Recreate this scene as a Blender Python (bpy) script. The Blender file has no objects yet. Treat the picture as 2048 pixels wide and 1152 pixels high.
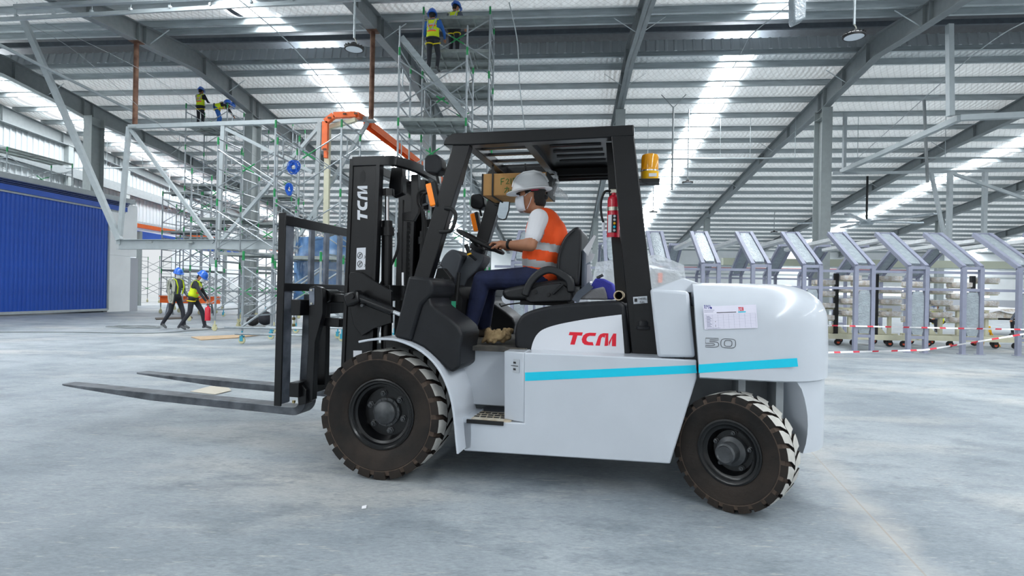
import bpy, bmesh, math, random
from mathutils import Vector as V, Matrix, Euler
from math import sin, cos, pi, radians as R
SC = bpy.context.scene
COL = SC.collection
# ------------------------------------------------------------------ camera
FPX, HOR, HC, ROLL = 1138.0, 584.0, 1.235, R(1.1)     # focal length in px of the 2048 frame, horizon row, eye height, roll
cam = bpy.data.cameras.new('camera'); cam.sensor_width = 36.0; cam.lens = 36.0 * FPX / 2048
cam.shift_y = (HOR - 576) / 2048.0; cam.clip_start = 0.05; cam.clip_end = 300
camo = bpy.data.objects.new('camera', cam); COL.objects.link(camo)
camo.location = (0, 0, HC)
camo.rotation_euler = (Matrix.Rotation(pi/2, 3, 'X') @ Matrix.Rotation(ROLL, 3, 'Z')).to_euler()
SC.camera = camo
# ------------------------------------------------------------------ sky / exposure
w = bpy.data.worlds.new('world'); SC.world = w; w.use_nodes = True
bg = w.node_tree.nodes['Background']; bg.inputs[0].default_value = (0.92, 0.965, 1.0, 1); bg.inputs[1].default_value = 0.8
SC.view_settings.view_transform = 'Standard'; SC.view_settings.look = 'None'
SC.view_settings.gamma = 1.0; SC.view_settings.use_curve_mapping = False
SC.view_settings.exposure = 0.08
SKYLIGHT = 24.0
sun = bpy.data.lights.new('sun', 'SUN'); sun.energy = 4.0; sun.angle = R(6); sun.color = (1, .97, .92)
suno = bpy.data.objects.new('sun', sun); COL.objects.link(suno); suno.rotation_euler = (R(-22), R(-18), 0)   # high sun on the yard outside
SC.cycles.use_denoising = True
SC.cycles.max_bounces = 8; SC.cycles.diffuse_bounces = 5; SC.cycles.transparent_max_bounces = 16
SC.cycles.sample_clamp_indirect = 6.0
# ------------------------------------------------------------------ pixel -> place
PSI = R(5.5)                                           # yaw of the hall against the camera
_c, _s = cos(ROLL), sin(ROLL)
def de(px, py):
    dx, dy = px - 1024.0, py - 576.0
    return dx*_c + dy*_s, 576 - dx*_s + dy*_c - HOR
def PD(px, py, d):
    u, v = de(px, py); return V((u/FPX*d, d, HC - v/FPX*d))
def PG(px, py, z=0.0):
    u, v = de(px, py); d = (HC - z)*FPX/v; return V((u/FPX*d, d, z))
def BW(s, t, z=0.0): return V((s*cos(PSI) + t*sin(PSI), -s*sin(PSI) + t*cos(PSI), z))
def WB(p): return V((p[0]*cos(PSI) - p[1]*sin(PSI), p[0]*sin(PSI) + p[1]*cos(PSI), p[2]))
def PS(px, py, s):                                     # ray meets the hall plane s = const, in hall coordinates
    q = WB(PD(px, py, 1.0) - V((0, 0, HC))); k = s/q[0]; return V((s, q[1]*k, HC + q[2]*k))
def PT(px, py, t):
    q = WB(PD(px, py, 1.0) - V((0, 0, HC))); k = t/q[1]; return V((q[0]*k, t, HC + q[2]*k))
TH = R(13.5); F0 = (-0.615, 4.654)
_fw = (-cos(TH), sin(TH)); _nr = (-sin(TH), -cos(TH))
def FL(px, py, b):                                     # ray meets the truck plane b = const -> (a, b, z) in truck coordinates
    u, v = de(px, py); k = u/FPX
    a = (k*(F0[1] + b*_nr[1]) - F0[0] - b*_nr[0])/(_fw[0] - k*_fw[1])
    d = F0[1] + a*_fw[1] + b*_nr[1]
    return V((a, b, HC - v/FPX*d))
# ------------------------------------------------------------------ mesh collector
class MB:
    def __init__(self): self.v = []; self.f = []; self.m = []; self.mi = 0
    def add(self, vs, fs):
        o = len(self.v); self.v += [tuple(x) for x in vs]
        self.f += [tuple(i + o for i in f) for f in fs]; self.m += [self.mi]*len(fs); return self
    def box(self, lo, hi):
        (a, b, c), (d, e, f) = lo, hi
        return self.add([(a,b,c),(d,b,c),(d,e,c),(a,e,c),(a,b,f),(d,b,f),(d,e,f),(a,e,f)],
                        [(0,3,2,1),(4,5,6,7),(0,1,5,4),(1,2,6,5),(2,3,7,6),(3,0,4,7)])
    def cbox(self, c, s, rot=None):
        c = V(c); M = rot if rot is not None else Matrix.Identity(3)
        vs = [c + M @ V((x*s[0]/2, y*s[1]/2, z*s[2]/2)) for z in (-1,1) for x, y in ((-1,-1),(1,-1),(1,1),(-1,1))]
        return self.add(vs, [(0,3,2,1),(4,5,6,7),(0,1,5,4),(1,2,6,5),(2,3,7,6),(3,0,4,7)])
    def beam(self, p, q, w, h, up=(0, 0, 1)):
        p, q = V(p), V(q); d = (q - p).normalized(); u = V(up)
        if abs(d.dot(u)) > .98: u = V((0, 1, 0))
        s = d.cross(u).normalized(); u = s.cross(d).normalized()
        vs = [e + s*x*w/2 + u*y*h/2 for e in (p, q) for x, y in ((-1,-1),(1,-1),(1,1),(-1,1))]
        return self.add(vs, [(0,1,2,3),(7,6,5,4),(0,4,5,1),(1,5,6,2),(2,6,7,3),(3,7,4,0)])
    def ring(self, c, d, r, n, ref=None):
        d = V(d).normalized(); u = V(ref) if ref is not None else (V((0,0,1)) if abs(d.z) < .9 else V((1,0,0)))
        s = d.cross(u).normalized(); u = s.cross(d)
        return [V(c) + s*r*cos(2*pi*i/n) + u*r*sin(2*pi*i/n) for i in range(n)]
    def loft(self, rings, cap=True, closed=True, loop=False):
        n = len(rings[0]); vs = [p for r in rings for p in r]; fs = []; m = len(rings)
        for j in range(m if loop else m - 1):
            a, b = j*n, ((j + 1) % m)*n
            for i in range(n if closed else n - 1):
                k = (i + 1) % n; fs.append((a + i, a + k, b + k, b + i))
        if cap and not loop:
            fs.append(tuple(range(n))[::-1]); fs.append(tuple((m - 1)*n + i for i in range(n)))
        return self.add(vs, fs)
    def tube(self, p, q, r, n=8, r2=None, cap=True):
        p, q = V(p), V(q); d = q - p
        return self.loft([self.ring(p, d, r, n), self.ring(q, d, r if r2 is None else r2, n)], cap)
    def path(self, pts, r, n=8, cap=True, loop=False):
        pts = [V(p) for p in pts]; rings = []; m = len(pts); ref = None
        for i in range(m):
            a = pts[(i - 1) % m] if (loop or i) else pts[0]; b = pts[(i + 1) % m] if (loop or i < m - 1) else pts[-1]
            d = (b - a).normalized()
            if ref is None: ref = V((0,0,1)) if abs(d.z) < .9 else V((1,0,0))
            s = d.cross(ref).normalized(); ref = s.cross(d).normalized()
            rr = r[i] if isinstance(r, (list, tuple)) else r
            rings.append([pts[i] + s*rr*cos(2*pi*k/n) + ref*rr*sin(2*pi*k/n) for k in range(n)])
        return self.loft(rings, cap, True, loop)
    def sweep(self, pts, w, h, up=(0,0,1), loop=False):
        pts = [V(p) for p in pts]; m = len(pts); rings = []; U = V(up)
        for i in range(m):
            a = pts[(i - 1) % m] if (loop or i) else pts[0]; b = pts[(i + 1) % m] if (loop or i < m - 1) else pts[-1]
            d = (b - a).normalized(); s = d.cross(U).normalized(); u = s.cross(d).normalized()
            d1 = (pts[i] - a).normalized() if (pts[i] - a).length > 1e-6 else d
            k = 1/max(.5, d.dot(d1))
            sw = w*k if abs(d.cross(d1).dot(U)) > .02 else w
            sh = h*k if abs(d.cross(d1).dot(U)) <= .02 else h
            rings.append([pts[i] + s*x*sw/2 + u*y*sh/2 for x, y in ((-1,-1),(1,-1),(1,1),(-1,1))])
        return self.loft(rings, True, True, loop)
    def prism(self, pts, ext):
        e = V(ext); a = [V(p) for p in pts]; n = len(a)
        return self.add(a + [p + e for p in a], [tuple(range(n))[::-1], tuple(range(n, 2*n))] +
                        [(i, (i + 1) % n, n + (i + 1) % n, n + i) for i in range(n)])
    def lathe(self, prof, n=32, c=(0,0,0), ax='Z', M=None, a0=0, a1=2*pi, cap=False):
        full = abs(a1 - a0 - 2*pi) < 1e-6; vs = []; k = n if full else n + 1
        for r, z in prof:
            for i in range(k):
                t = a0 + (a1 - a0)*i/n; p = (r*cos(t), r*sin(t), z)
                if ax == 'Y': p = (p[0], p[2], p[1])
                if ax == 'X': p = (p[2], p[0], p[1])
                p = V(p)
                if M is not None: p = M @ p
                vs.append(p + V(c))
        fs = [(j*k + i, j*k + (i + 1) % k, (j + 1)*k + (i + 1) % k, (j + 1)*k + i) for j in range(len(prof) - 1) for i in range(n if full else n)]
        return self.add(vs, fs)
    def ball(self, c, r, n=12, m=8, M=None):
        r = (r, r, r) if not isinstance(r, (tuple, list)) else r
        rings = []
        for j in range(m + 1):
            t = pi*j/m - pi/2; rings.append([(max(cos(t), 1e-3)*cos(2*pi*i/n)*r[0], max(cos(t), 1e-3)*sin(2*pi*i/n)*r[1], sin(t)*r[2]) for i in range(n)])
        f = (lambda p: V(c) + (M @ V(p))) if M is not None else (lambda p: V(c) + V(p))
        return self.loft([[f(p) for p in q] for q in rings], True)
    def mesh(self, name, mats, smooth=32):
        me = bpy.data.meshes.new(name); me.from_pydata(self.v, [], self.f)
        for m in (mats if isinstance(mats, (list, tuple)) else [mats]): me.materials.append(m)
        me.polygons.foreach_set('material_index', self.m)
        bm = bmesh.new(); bm.from_mesh(me); bmesh.ops.recalc_face_normals(bm, faces=bm.faces); bm.to_mesh(me); bm.free()
        if smooth:
            me.polygons.foreach_set('use_smooth', [True]*len(me.polygons)); me.set_sharp_from_angle(angle=R(smooth))
        me.update(); return me
    def build(self, name, mats, parent=None, smooth=32, bevel=0, seg=2, solid=0):
        o = bpy.data.objects.new(name, self.mesh(name, mats, smooth)); COL.objects.link(o); o.parent = parent
        if solid:
            s = o.modifiers.new('solid', 'SOLIDIFY'); s.thickness = solid; s.offset = 0
        if bevel:
            b = o.modifiers.new('bevel', 'BEVEL'); b.width = bevel; b.segments = seg; b.limit_method = 'ANGLE'; b.angle_limit = R(35)
            b.harden_normals = False
        return o
def empty(name, loc=(0,0,0), rz=0, label=None, cat=None, group=None):
    o = bpy.data.objects.new(name, None); COL.objects.link(o); o.location = loc; o.rotation_euler = (0, 0, rz)
    o.empty_display_size = .1
    return tag(o, label, cat, group)
def tag(o, label=None, cat=None, group=None, kind=None):
    for k, x in (('label', label), ('category', cat), ('group', group), ('kind', kind)):
        if x: o[k] = x
    return o
def copy_tree(o, parent=None):
    c = o.copy(); COL.objects.link(c); c.parent = parent
    for ch in list(o.children): copy_tree(ch, c)
    return c
def inst(o, parent=None, loc=None, rot=None):
    c = o.copy(); COL.objects.link(c); c.parent = parent
    if loc is not None: c.location = loc
    if rot is not None: c.rotation_euler = rot
    return c
def hall(o): o.rotation_euler = (0, 0, -PSI); return o     # object modelled in hall coordinates (s, t, z)
# ------------------------------------------------------------------ materials
MATS = {}
def mat(name, col, rough=.5, metal=0.0, var=0.0, vscale=6.0, bump=0.0, bscale=40.0, spec=.5, coat=0.0, alpha=1.0, emit=None, estr=0.0, trans=0.0, col2=None, stretch=None):
    m = bpy.data.materials.new(name); m.use_nodes = True; nt = m.node_tree; b = nt.nodes['Principled BSDF']
    b.inputs['Base Color'].default_value = (*col, 1); b.inputs['Roughness'].default_value = rough; b.inputs['Metallic'].default_value = metal
    b.inputs['Specular IOR Level'].default_value = spec; b.inputs['Coat Weight'].default_value = coat
    b.inputs['Alpha'].default_value = alpha; b.inputs['Transmission Weight'].default_value = trans
    if emit: b.inputs['Emission Color'].default_value = (*emit, 1); b.inputs['Emission Strength'].default_value = estr
    if var or bump or col2:
        tc = nt.nodes.new('ShaderNodeTexCoord'); mp = nt.nodes.new('ShaderNodeMapping'); nt.links.new(tc.outputs['Object'], mp.inputs[0])
        if stretch: mp.inputs['Scale'].default_value = stretch
    if var or col2:
        n = nt.nodes.new('ShaderNodeTexNoise'); n.inputs['Scale'].default_value = vscale; n.inputs['Detail'].default_value = 6
        nt.links.new(mp.outputs[0], n.inputs['Vector'])
        r = nt.nodes.new('ShaderNodeValToRGB'); r.color_ramp.elements[0].position = .35; r.color_ramp.elements[1].position = .68
        c2 = col2 if col2 else tuple(min(1, x*(1 + var)) for x in col); c1 = col if col2 else tuple(x*(1 - var) for x in col)
        r.color_ramp.elements[0].color = (*c1, 1); r.color_ramp.elements[1].color = (*c2, 1)
        nt.links.new(n.outputs[0], r.inputs[0]); nt.links.new(r.outputs[0], b.inputs['Base Color'])
    if bump:
        n2 = nt.nodes.new('ShaderNodeTexNoise'); n2.inputs['Scale'].default_value = bscale; n2.inputs['Detail'].default_value = 4
        nt.links.new(mp.outputs[0], n2.inputs['Vector'])
        bp = nt.nodes.new('ShaderNodeBump'); bp.inputs['Strength'].default_value = bump; bp.inputs['Distance'].default_value = .02
        nt.links.new(n2.outputs[0], bp.inputs['Height']); nt.links.new(bp.outputs[0], b.inputs['Normal'])
    MATS[name] = m; return m
def g(h):                                              # sRGB hex -> linear
    c = [int(h[i:i+2], 16)/255 for i in (0, 2, 4)]
    return tuple(x/12.92 if x <= .04045 else ((x + .055)/1.055)**2.4 for x in c)
m_white = mat('truck_white', g('c0c6ce'), .28, var=.03, vscale=3, coat=.3)
m_sheen = mat('scuffed_steel_painted_sheen', g('5d6470'), .38, .55, col2=g('868d99'), vscale=9, bump=.05, bscale=40)  # scuffed black steel, with a bright reflection put into its lighter colour
m_arch = mat('arch_grey', g('9aa0a4'), .6, var=.15, vscale=5)
m_black = mat('black_paint', g('0b0c0f'), .3, var=.25, vscale=8, spec=.4)
m_plast = mat('black_plastic', g('17191d'), .5, spec=.32, var=.15, vscale=10, bump=.05, bscale=300)
m_blackm = mat('black_matt', g('0e0f11'), .6)
m_rub = mat('tyre_rubber', g('1a1817'), .75, spec=.3, vscale=5, col2=g('2e2722'), bump=.1, bscale=60)
m_tread = mat('tyre_tread_dust', g('b4b2ac'), .9, var=.12, vscale=14)
m_notch = mat('tyre_notch', g('4c3f36'), .9, var=.3, vscale=30)
m_rim = mat('black_rim', g('0b0c0e'), .28, spec=.45, var=.2, vscale=12)
m_hub = mat('hub_scuffed', g('2e3134'), .4, col2=g('4c4f52'), vscale=18)
m_cyan = mat('cyan_stripe', g('00c3e0'), .35)
m_red = mat('red_decal', g('d9102c'), .4)
m_ink = mat('black_ink', g('202124'), .5)
m_decw = mat('white_decal', g('d6d9df'), .45)
m_grey = mat('decal_grey', g('b9bec4'), .5)
m_blue_ink = mat('blue_ink', g('2a2f8f'), .5)
m_chrome = mat('chrome', (.8, .82, .85), .12, 1.0)
m_steel = mat('bolt_steel', g('c9c6b8'), .3, .9)
m_brass = mat('zinc_bolt', g('d8c48a'), .35, .7)
m_fork = mat('fork_steel', g('3a3e44'), .5, .35, col2=g('666b72'), vscale=7, bump=.06, bscale=30)
m_amber = mat('amber_lens', g('ff8a00'), .2, emit=g('ff7a00'), estr=.12, coat=.5)
m_beacon = mat('beacon_lens', g('ffb000'), .12, trans=.35, coat=.6)
m_yellow = mat('beacon_base', g('f2b705'), .35)
m_seat = mat('seat_vinyl', g('1b1d21'), .45, var=.15, bump=.08, bscale=120)
m_mirror = mat('mirror_glass', (.9, .93, .95), .03, 1.0)
m_dash = mat('dash_grey', g('3a3e44'), .55, var=.08)
m_gfloor = mat('floor_mat', g('3d3c3a'), .9, col2=g('5b5750'), vscale=12)
m_card = mat('cardboard', g('b98d57'), .85, var=.08, vscale=5)
m_green_ink = mat('green_marker', g('2e7d3a'), .6)
m_exr = mat('extinguisher_red', g('c8102e'), .25, coat=.5)
m_conc_edge = mat('concrete_edge', g('8d8f8f'), .8)
m_galv = mat('galvanised', g('a6aeb1'), .4, .45, var=.12, vscale=4, stretch=(.4, 3, 3))
m_scaf = mat('scaffold_tube', g('9aa1a5'), .36, .5, var=.12, vscale=9)
m_green = mat('scaffold_green', g('128a4a'), .5)
m_deck = mat('deck_steel', g('8f9694'), .55, .4, var=.15)
m_col = mat('column_paint', g('8d9494'), .55, var=.05)
m_raft = mat('rafter_paint', g('7e8486'), .55, var=.06)
m_truss = mat('truss_paint', g('a3abae'), .5, var=.05)
m_gate = mat('gate_lilac_grey', g('8d91a3'), .5, var=.06)
m_cream = mat('cream_paint', g('cfccb2'), .5, var=.05)
m_orange = mat('orange_paint', g('f26a21'), .45, var=.06)
m_blue = mat('door_blue', g('1c4fae'), .45, var=.08, vscale=2)
m_dblue = mat('door_dark_blue', g('0d2d66'), .5)
m_wallw = mat('wall_white', g('e6e9ea'), .7, var=.03, vscale=1.5)
m_clad = mat('cladding_white', g('b4babd'), .5, var=.05, vscale=1)
m_dado = mat('wall_dado', g('a9acb3'), .7)
m_rust = mat('rusty_pole', g('4c2c1d'), .7, col2=g('7a5a46'), vscale=5)
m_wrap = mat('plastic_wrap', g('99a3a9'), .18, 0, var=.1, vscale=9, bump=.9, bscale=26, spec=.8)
m_wrapb = mat('wrapped_parcel', g('c2b3a2'), .25, 0, col2=g('e2e0de'), vscale=11, bump=.8, bscale=30)
m_film = mat('clear_film', g('e9eef2'), .2, alpha=.38, bump=.9, bscale=18, spec=.8)
m_skin = mat('skin', g('b07a5c'), .55, var=.06, vscale=20)
m_hair = mat('black_hair', g('15110f'), .6, bump=.4, bscale=200)
m_tshirt = mat('white_tshirt', g('e6e6ea'), .85, bump=.25, bscale=14)
m_jeans = mat('blue_jeans', g('1b2446'), .85, var=.25, vscale=9, bump=.3, bscale=22)
m_vorange = mat('orange_vest', g('ff5a1c'), .75, bump=.25, bscale=18)
m_vyellow = mat('lime_vest', g('cfe31a'), .75, bump=.25, bscale=18)
m_refl = mat('reflective_tape', g('b4b6b8'), .4)
m_rtape = mat('orange_tape', g('ff6a2a'), .6)
m_helw = mat('white_helmet', g('e8eaec'), .25, coat=.4)
m_helb = mat('blue_helmet', g('2463c4'), .3, coat=.3)
m_dark = mat('dark_cloth', g('2a2c33'), .85, var=.15)
m_gcloth = mat('grey_cloth', g('5c6470'), .85, var=.12)
m_bcloth = mat('blue_cloth', g('2a5fa8'), .85, var=.12)
m_shoe = mat('shoe_grey', g('55585a'), .8)
m_boot = mat('brown_shoe', g('4a4138'), .7)
m_mask = mat('face_mask', g('dfe3ea'), .8)
m_tarp = mat('blue_tarp', g('3f6fa6'), .5, alpha=.8, col2=g('7fa3c8'), vscale=3, bump=.5, bscale=6)
m_rope = mat('blue_rope', g('1560c8'), .6)
m_ropeg = mat('grey_rope', g('a5a79c'), .8)
m_lampglass = mat('lamp_lens', g('dfe6ec'), .25)
m_gband = mat('barrier_white', g('eceaea'), .6); m_rband = mat('barrier_red', g('d63a4a'), .6)
m_wood = mat('plywood', g('b39a7c'), .8, var=.1)
m_cloth = mat('khaki_rag', g('7a6547'), .9, col2=g('98835f'), vscale=20, bump=.5, bscale=30)
m_bag = mat('bag_grey', g('8d8d91'), .85, bump=.3, bscale=120); m_bagb = mat('bag_blue', g('3b3fa8'), .75, bump=.3, bscale=120)
m_paper = mat('paper', g('e8e8ec'), .8)
m_wheelr = mat('castor_red', g('c9502c'), .5)
m_castor = mat('castor_blue', g('3f9fb8'), .5); m_castory = mat('castor_cream', g('c6c29a'), .6)
# ================================================================== STRUCTURE
def concrete():
    m = bpy.data.materials.new('concrete'); m.use_nodes = True; nt = m.node_tree; N = nt.nodes; Lk = nt.links; b = N['Principled BSDF']
    tc = N.new('ShaderNodeTexCoord')
    def noise(sc, det, rough=.6, stretch=None, rot=0):
        mp = N.new('ShaderNodeMapping'); Lk.new(tc.outputs['Object'], mp.inputs[0])
        if stretch: mp.inputs['Scale'].default_value = stretch
        mp.inputs['Rotation'].default_value = (0, 0, rot)
        n = N.new('ShaderNodeTexNoise'); n.inputs['Scale'].default_value = sc; n.inputs['Detail'].default_value = det; n.inputs['Roughness'].default_value = rough
        Lk.new(mp.outputs[0], n.inputs['Vector']); return n.outputs[0]
    def ramp(src, p0, p1, c0, c1):
        r = N.new('ShaderNodeValToRGB'); e = r.color_ramp.elements; e[0].position = p0; e[1].position = p1; e[0].color = (*c0, 1); e[1].color = (*c1, 1)
        Lk.new(src, r.inputs[0]); return r.outputs[0]
    def mix(fac, a, c, mode='MIX', k=None):
        x = N.new('ShaderNodeMix'); x.data_type = 'RGBA'; x.blend_type = mode
        if k is None: Lk.new(fac, x.inputs[0])
        else: x.inputs[0].default_value = k
        Lk.new(a, x.inputs[6]); Lk.new(c, x.inputs[7]); return x.outputs[2]
    one = lambda s, lo, hi: ramp(s, lo, hi, (0, 0, 0), (1, 1, 1))
    base = ramp(noise(.55, 8, .62), .36, .66, g('7d868d'), g('a2a9ad'))
    dust = N.new('ShaderNodeRGB'); dust.outputs[0].default_value = (*g('b6b4af'), 1)
    dark = N.new('ShaderNodeRGB'); dark.outputs[0].default_value = (*g('6e777e'), 1)
    c = mix(one(noise(.35, 5, .55, (1, 2.2, 1), .3), .52, .72), base, dust.outputs[0])
    c = mix(one(noise(1.3, 10, .74, (1, 2.0, 1), .5), .50, .70), c, dark.outputs[0])
    c = mix(one(noise(6, 10, .78, (1, 2.6, 1), .2), .54, .70), c, dark.outputs[0])
    c = mix(one(noise(5.5, 8, .7, (1, 5, 1), -.4), .58, .72), c, dust.outputs[0])
    fine = ramp(noise(26, 8, .75, (1, 2.5, 1), .6), .3, .7, (.74, .75, .76), (1.2, 1.2, 1.2))
    sc_ = ramp(noise(7, 9, .8, (1, 9, 1), 1.0), .60, .66, (1, 1, 1), (1.16, 1.16, 1.15)); sc2 = ramp(noise(9, 9, .8, (7, 1, 1), .35), .61, .67, (1, 1, 1), (1.13, 1.13, 1.12))
    c = mix(None, mix(None, c, sc_, 'MULTIPLY', 1.0), sc2, 'MULTIPLY', 1.0)
    c = mix(None, c, fine, 'MULTIPLY', 1.0)
    # dusty saw-cut joint: distance from a world line
    A, B = PG(1610, 890), PG(1850, 1150); d = (B - A).normalized(); n = V((-d.y, d.x, 0))
    dp = N.new('ShaderNodeVectorMath'); dp.operation = 'DOT_PRODUCT'; dp.inputs[1].default_value = n; Lk.new(tc.outputs['Object'], dp.inputs[0])
    sb = N.new('ShaderNodeMath'); sb.operation = 'SUBTRACT'; sb.inputs[1].default_value = A.dot(n); Lk.new(dp.outputs['Value'], sb.inputs[0])
    ab = N.new('ShaderNodeMath'); ab.operation = 'ABSOLUTE'; Lk.new(sb.outputs[0], ab.inputs[0])
    wob = N.new('ShaderNodeMath'); wob.operation = 'MULTIPLY_ADD'; wob.inputs[1].default_value = .55; Lk.new(noise(3.5, 6), wob.inputs[0]); Lk.new(ab.outputs[0], wob.inputs[2])
    band = ramp(wob.outputs[0], .24, .46, (.6, .6, .6), (0, 0, 0)); line = ramp(ab.outputs[0], .003, .007, (.5, .5, .5), (0, 0, 0))
    sx = N.new('ShaderNodeSeparateXYZ'); Lk.new(tc.outputs['Object'], sx.inputs[0]); yk = N.new('ShaderNodeMath'); yk.operation = 'MULTIPLY'; yk.inputs[1].default_value = .1; Lk.new(sx.outputs[1], yk.inputs[0]); fade = ramp(yk.outputs[0], .38, .62, (1, 1, 1), (0, 0, 0))
    def mulv(a, q):
        x = N.new('ShaderNodeMath'); x.operation = 'MULTIPLY'; Lk.new(a, x.inputs[0]); Lk.new(q, x.inputs[1]); return x.outputs[0]
    band, line = mulv(band, fade), mulv(line, fade)
    c = mix(band, c, dust.outputs[0])
    jn = N.new('ShaderNodeRGB'); jn.outputs[0].default_value = (*g('95856f'), 1); c = mix(line, c, jn.outputs[0])
    Lk.new(c, b.inputs['Base Color'])
    b.inputs['Specular IOR Level'].default_value = .4
    Lk.new(ramp(noise(1.5, 6), .3, .7, (.42,)*3, (.68,)*3), b.inputs['Roughness'])
    bp = N.new('ShaderNodeBump'); bp.inputs['Strength'].default_value = .12; bp.inputs['Distance'].default_value = .01
    Lk.new(noise(9, 9, .7), bp.inputs['Height']); Lk.new(bp.outputs[0], b.inputs['Normal'])
    return m
def foil():
    m = bpy.data.materials.new('roof_foil'); m.use_nodes = True; nt = m.node_tree; N = nt.nodes; Lk = nt.links; b = N['Principled BSDF']
    tc = N.new('ShaderNodeTexCoord'); b.inputs['Metallic'].default_value = .35; b.inputs['Roughness'].default_value = .3
    mp = N.new('ShaderNodeMapping'); Lk.new(tc.outputs['Object'], mp.inputs[0]); mp.inputs['Scale'].default_value = (1.6, 1, 1)
    n = N.new('ShaderNodeTexNoise'); n.inputs['Scale'].default_value = 1.3; n.inputs['Detail'].default_value = 7; Lk.new(mp.outputs[0], n.inputs[0])
    r = N.new('ShaderNodeValToRGB'); r.color_ramp.elements[0].position = .3; r.color_ramp.elements[1].position = .7
    r.color_ramp.elements[0].color = (*g('e4e8e8'), 1); r.color_ramp.elements[1].color = (*g('fbfcfb'), 1)
    Lk.new(n.outputs[0], r.inputs[0])
    # wire netting under the blanket: two diagonal wave sets
    def wires(rot):
        q = N.new('ShaderNodeMapping'); q.inputs['Rotation'].default_value = (0, 0, rot); Lk.new(tc.outputs['Object'], q.inputs[0])
        x = N.new('ShaderNodeTexWave'); x.inputs['Scale'].default_value = 1.6; Lk.new(q.outputs[0], x.inputs[0])
        k = N.new('ShaderNodeValToRGB'); k.color_ramp.elements[0].position = .03; k.color_ramp.elements[1].position = .10
        k.color_ramp.elements[0].color = (.8, .8, .8, 1); k.color_ramp.elements[1].color = (1, 1, 1, 1)
        Lk.new(x.outputs[0], k.inputs[0]); return k.outputs[0]
    def mul(a, c):
        x = N.new('ShaderNodeMix'); x.data_type = 'RGBA'; x.blend_type = 'MULTIPLY'; x.inputs[0].default_value = 1; Lk.new(a, x.inputs[6]); Lk.new(c, x.inputs[7]); return x.outputs[2]
    Lk.new(mul(mul(r.outputs[0], wires(R(32))), wires(R(-32))), b.inputs['Base Color'])
    n2 = N.new('ShaderNodeTexNoise'); n2.inputs['Scale'].default_value = 3.5; n2.inputs['Detail'].default_value = 5; Lk.new(mp.outputs[0], n2.inputs[0])
    wv = N.new('ShaderNodeTexWave'); wv.inputs['Scale'].default_value = 1.6; wv.inputs['Distortion'].default_value = 1.2; Lk.new(tc.outputs['Object'], wv.inputs[0])
    ad = N.new('ShaderNodeMath'); Lk.new(n2.outputs[0], ad.inputs[0]); Lk.new(wv.outputs[0], ad.inputs[1])
    bp = N.new('ShaderNodeBump'); bp.inputs['Strength'].default_value = .5; bp.inputs['Distance'].default_value = .05
    Lk.new(ad.outputs[0], bp.inputs['Height']); Lk.new(bp.outputs[0], b.inputs['Normal'])
    tr = N.new('ShaderNodeBsdfTranslucent'); tr.inputs[0].default_value = (.95, .98, 1, 1); mx = N.new('ShaderNodeMixShader'); mx.inputs[0].default_value = .12   # translucency added to brighten the roof lining with daylight
    Lk.new(b.outputs[0], mx.inputs[1]); Lk.new(tr.outputs[0], mx.inputs[2]); Lk.new(mx.outputs[0], N['Material Output'].inputs[0])
    return m
m_floor = concrete(); m_foil = foil()
m_sky = mat('skylight_sheet', (1, 1, 1), .6, emit=(.93, .97, 1.0), estr=SKYLIGHT)
m_louv = mat('louvre_glass', (1, 1, 1), .6, emit=(.95, .98, 1), estr=1.6)
m_vent = mat('vent_steel', g('5d646b'), .6, var=.1)
fl = MB().box((-60, -30, -.2), (70, 75, 0)).build('floor', m_floor, smooth=0); tag(fl, 'pale grey power-floated concrete slab with dusty patches', kind='structure')
SLOPE, T0, Z0 = .115, 24.0, 9.8
TR = 20.0; ZR = Z0 + SLOPE*(T0 - TR)
def zroof(t): return ZR - SLOPE*abs(t - TR)
SL, SR, TN, TF = -26.8, 46.0, -13.0, 58.0
PURL_F = [21.1, 22.0] + [23.5 + 1.5*i for i in range(24)]
PURL_N = [18.35, 17.6] + [16.1 - 1.5*i for i in range(20)]
SKYS = [-24.9, -10, 6.1, 22, 38]; SKW = 1.15
def sheet(mb, ts, s0, s1, sag=.13, dz=0):
    rows = []
    for a, b in zip(ts, ts[1:]):
        k = 6 if abs(a - b) > 1 else 3
        for i in range(k):
            x = i/k; t = a + (b - a)*x; rows.append((t, zroof(t) + dz - sag*4*x*(1 - x)*(abs(a - b)/1.5)))
    rows.append((ts[-1], zroof(ts[-1]) + dz))
    ns = max(2, int((s1 - s0)/2)); ss = [s0 + (s1 - s0)*i/ns for i in range(ns + 1)]
    mb.loft([[(s, t, z) for s in ss] for t, z in rows], cap=False, closed=False)
edges = [SL] + [e for k in SKYS for e in (k - SKW/2, k + SKW/2)] + [SR]
mb = MB(); sheet(mb, PURL_F, edges[0], edges[1])
ceil = hall(mb.build('ceiling', m_foil)); tag(ceil, 'low-pitched metal roof lined with silver insulation foil', kind='structure')
def cpart(mb, name, m, **k): return mb.build(name, m, ceil, **k)
for a, b in list(zip(edges[2::2], edges[3::2])):
    mb = MB(); sheet(mb, PURL_F, a, b); cpart(mb, 'foil_blanket', m_foil)
for a, b in zip(edges[0::2], edges[1::2]):
    mb = MB(); sheet(mb, PURL_N, a, b); cpart(mb, 'foil_blanket', m_foil)
wn = 0
for k in SKYS:
    for ts in (PURL_F, PURL_N):
        wn += 1
        mb = MB(); sheet(mb, ts, k - SKW/2, k + SKW/2, sag=.02, dz=.03)
        o = hall(mb.build('window_%d' % wn, m_sky)); tag(o, 'long translucent skylight strip glowing with daylight', kind='structure')
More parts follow.
